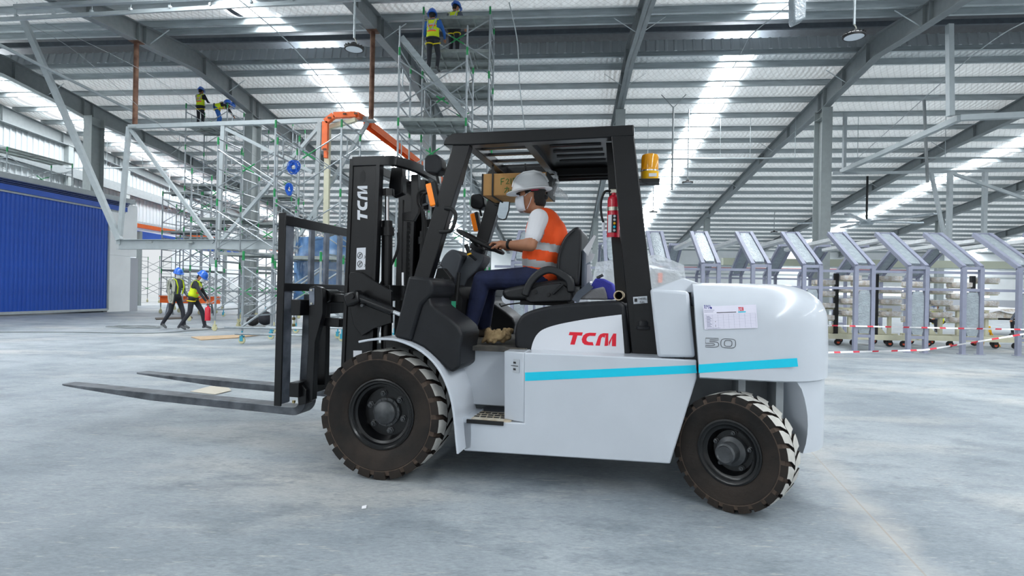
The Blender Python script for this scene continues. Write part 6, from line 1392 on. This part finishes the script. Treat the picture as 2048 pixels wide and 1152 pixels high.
# barrier tape
def tape(pts, label):
    P = [V(p) for p in pts]; mb = MB(); seg = .13; cur = 0
    tot = sum((b - a).length for a, b in zip(P, P[1:])); n = int(tot/seg)
    def at(s):
        for a, b in zip(P, P[1:]):
            l = (b - a).length
            if s <= l: return a.lerp(b, s/l)
            s -= l
        return P[-1]
    for i in range(n):
        mb.mi = 1 if i % 3 == 0 else 0; a, b = at(i*seg), at((i + 1)*seg); tw = .012*sin(i*.5)
        mb.add([a + V((0, tw, -.017)), b + V((0, tw, -.017)), b + V((0, -tw, .017)), a + V((0, -tw, .017)), a + V((0, tw + .002, -.017)), b + V((0, tw + .002, -.017)), b + V((0, -tw + .002, .017)), a + V((0, -tw + .002, .017))], [(0, 1, 2, 3), (7, 6, 5, 4), (0, 4, 5, 1), (3, 2, 6, 7)])
    return hthing('barrier_tape', label, 'barrier tape', mb, [m_gband, m_rband])
gl = lambda x, y, z: GM @ V((x, y, z))
def sagrow(x0, x1, z, y=-.07, sag=.03, n=24): return [gl(x0 + (x1 - x0)*i/n, y, z - sag*4*(i/n)*(1 - i/n)) for i in range(n + 1)]
tape(sagrow(-6, 4.8, .62), 'red and white barrier tape stretched taut across the portal posts')
tape([PD(1560, 708, 12.4), PD(1655, 705, 12.4), PD(1735, 703, 12.3), PD(1850, 700, 12.2), PD(1950, 684, 12.0), PD(2060, 666, 11.8)], 'slack red and white barrier tape drooping to the floor before the portals')
# film-wrapped machine behind the truck
mw = V((PD(1290, 600, 7.2).x, 7.2, 0)); mc = empty('wrapped_machine', mw, R(-8), 'grey machine console draped in clear plastic film behind the forklift', 'machine')
MB().box((-.6, -.3, 0), (.45, .4, 1.25)).build('cabinet', m_wallw, mc, bevel=.02); MB().prism([(.0, -.3, 1.25), (.42, -.3, 1.25), (.36, -.3, 1.5), (.08, -.3, 1.56)], (0, .6, 0)).build('console_hood', m_arch, mc, bevel=.02)
MB().box((-.5, -.2, 1.25), (-.15, .25, 1.55)).build('control_box', m_arch, mc, bevel=.015); MB().box((.12, -.32, 1.38), (.17, -.29, 1.5)).build('orange_switch', m_orange, mc, smooth=0)
rr_ = random.Random(2); tp = [(-.62, -.32, 1.62), (-.1, -.34, 1.7), (.12, -.3, 1.72), (.42, -.3, 1.6), (.46, .4, 1.55), (.0, .45, 1.66), (-.62, .42, 1.6)]
rings = []
for k in range(7):
    f = k/6; rings.append([V((x*(1 + .42*f + .06*rr_.random()*f), y*(1 + .45*f + .1*rr_.random()*f), z - (z - .25)*f)) for x, y, z in tp])
fm = MB(); fm.loft(rings, cap=False); fm.f.append(tuple(range(7))[::-1]); fm.m.append(0); fm.build('film_cover', m_film, mc, smooth=20)
# blue tarpaulin behind the mast
tq = PD(645, 530, 15.47); tarp = MB(); tarp.loft([[V((tq.x - .75 + 1.5*i/12 + .04*sin(j), 15.47 + .09*sin(i*1.1 + j*.6), tq.z + .95 - 1.9*j/10 - (.45*(1 - i/12) if j == 0 else 0))) for i in range(13)] for j in range(11)], cap=False, closed=False)
hthing('tarpaulin', 'translucent blue tarpaulin hanging behind the forklift backrest', 'tarpaulin', tarp, m_tarp, smooth=70, solid=.004)
# rope bundles on the tower
for px, py, k, lb in ((588, 335, 1.0, 'round bundle of blue rope tied to the scaffold, the upper one'), (579, 379, .62, 'small tuft of blue rope below the round bundle')):
    c = PD(px, py, 14.12); rp = empty('rope_bundle', c, 0, lb, 'rope'); r = random.Random(px)
    for j in range(22):
        s1, s2, ph = .35 + .75*r.random(), .35 + .75*r.random(), r.random()*6; MB().path([V((.16*k*(s1*cos(q)*cos(ph) - s2*sin(q)*sin(ph)), .05*k*sin(2*q + j) - .03, (.17 if k == 1 else .24)*k*(s1*cos(q)*sin(ph) + s2*sin(q)*cos(ph)))) for q in [2*pi*i/14 for i in range(14)]], .0065, 5, loop=True).build('rope_turn', m_rope, rp)
# orange beams on trestles, far blue crane beam and orange runway along the side wall
ob = PD(380, 603, 24.0); obt = empty('steel_beam', V((ob.x, 24.0, .0)), R(-4), 'orange steel beam lying on low trestles behind the walking men', 'beam')
MB().box((-1.25, -.12, .5), (1.25, .12, .78)).build('beam_body', m_orange, obt, smooth=0); MB().box((-1.25, -.2, .76), (1.25, .2, .8)).build('beam_flange', m_orange, obt, smooth=0)
for x in (-.9, .9):
    for y in (-.15, .15): MB().beam((x, y*1.6, 0), (x, y*.5, .5), .05, .05).build('trestle_leg', m_scaf, obt, smooth=0)
hthing('crane_beam', 'long orange runway beam along the distant side wall', 'beam', MB().beam(BW(-25.3, 30, 4.75), BW(-25.3, 57, 4.4), .3, .22), m_orange, smooth=0)
hthing('crane_girder', 'royal blue girder hanging above the bright doorway', 'beam', MB().prism([BW(-26, 31.5, 4.5), BW(-26, 42, 4.3), BW(-26, 43.5, 3.6), BW(-26, 42, 3.75), BW(-26, 31.5, 3.9)], (.25, 0, 0)), m_blue, smooth=0)
for s_, t_ in ((-25.3, 31.5), (-25.3, 40), (-25.3, 48)): hthing('runway_post', 'distant grey post under the orange runway beam', 'post', MB().box(tuple(BW(s_, t_, 0) - V((.1, .1, 0))), tuple(BW(s_, t_, 4.4) + V((.1, .1, 0)))), m_col, 'runway posts', smooth=0)
rd = PG(268, 600); hthing('red_panel', 'red sheet leaning at the edge of the bright doorway', 'panel', MB().cbox(BW(-25.6, PS(271, 580, -25.6).y, .95), (.4, .1, 1.9)), m_exr, smooth=0)
# floor clutter
pw = PG(430, 677); hthing('plywood_sheet', 'thin plywood sheet lying on the floor by the rolling scaffold', 'board', MB().prism([PG(382, 675) + V((0, 0, .002)), PG(402, 681) + V((0, 0, .002)), PG(470, 677) + V((0, 0, .002)), PG(545, 668) + V((0, 0, .002)), PG(470, 671) + V((0, 0, .002))], (0, 0, .018)), m_wood, smooth=0)
hthing('timber_board', 'dark narrow board lying behind the walking men', 'board', MB().prism([PG(310, 637) + V((0, 0, .002)), PG(312, 640) + V((0, 0, .002)), PG(385, 637) + V((0, 0, .002)), PG(384, 634.5) + V((0, 0, .002))], (0, 0, .03)), m_boot, smooth=0)
hthing('floor_cable', 'thin dark cable trailing across the floor past the walking men', 'cable', MB().path(smoothc([PG(-40, 664, .012), PG(120, 664, .012), PG(300, 666, .012), PG(400, 660, .012), PG(480, 655, .012), PG(560, 652, .012)], 6), .012, 5), m_raft)
cm_ = MB(); r = random.Random(8); c0 = PG(275, 655)
cm_.path(smoothc([c0 + V((.9*cos(q)*(.5 + .5*r.random()), .5*sin(q)*(.5 + .5*r.random()), .014 + .02*r.random())) for q in [2*pi*i*3.3/26 for i in range(26)]], 4), .012, 5); hthing('cable_heap', 'loose heap of grey cable on the floor near the blue door', 'cable', cm_, m_raft)
for px, py, lb, m_, k in ((505, 652, 'black kit bag lying by the rolling scaffold', m_blackm, 1.0), (530, 650, 'dark backpack standing by the rolling scaffold', m_dark, 1.25)):
    b0 = PG(px, py); bo = blob('bag', [(ell((0, 0, .15*k), (.2*k, .14*k, .15*k)), 0), (ell((.05, 0, .2*k), (.12*k, .12*k, .16*k)), 0)], [m_], .03, 2); bo.location = b0; tag(bo, lb, 'bag'); MB().path([(-.1, 0, .28*k), (0, 0, .4*k), (.1, 0, .3*k)], .015, 6).build('handle', m_, bo)
hthing('paper_scrap', 'beige paper scrap lying on the floor beyond the forks', 'paper', MB().prism([PG(x, y) + V((0, 0, z)) for x, y, z in ((380, 784, .004), (420, 776, .02), (455, 778, .03), (462, 783, .01), (430, 790, .004))], (0, 0, .004)), m_paper if 0 else mat('kraft_scrap', g('bdb6a8'), .85), smooth=0)
hthing('paper_scrap', 'tiny white chip on the floor in front of the forklift', 'paper', MB().prism([PG(x, y) + V((0, 0, .003)) for x, y in ((724, 1014), (733, 1012), (732, 1018), (723, 1019))], (0, 0, .003)), m_paper, smooth=0)
# seated workers deep on the right
cr = stand(pelvis=(-.1, 0, .42), neck=(.06, 0, .86), head=(.12, 0, 1.0), shL=(.05, .18, .82), shR=(.05, -.18, .82), elL=(.18, .24, .6), elR=(.18, -.24, .6), wrL=(.38, .15, .55), wrR=(.38, -.15, .55), hipL=(-.08, .1, .4), hipR=(-.08, -.1, .4), knL=(.34, .14, .5), knR=(.34, -.14, .5), anL=(.3, .14, .09), anR=(.3, -.14, .09), toeL=(.45, .15, .04), toeR=(.45, -.15, .04))
for px, d, lb in ((1876, 21.5, 'crouching worker with blue hard hat behind the longer cart'), (2046, 20.5, 'crouching worker in lime vest at the far end of the portals')):
    p = PD(px, 600, d); worker(lb, V((p.x, d, 0)), R(200), cr, m_gcloth, m_dark, m_vyellow, m_helb, voxel=.03);
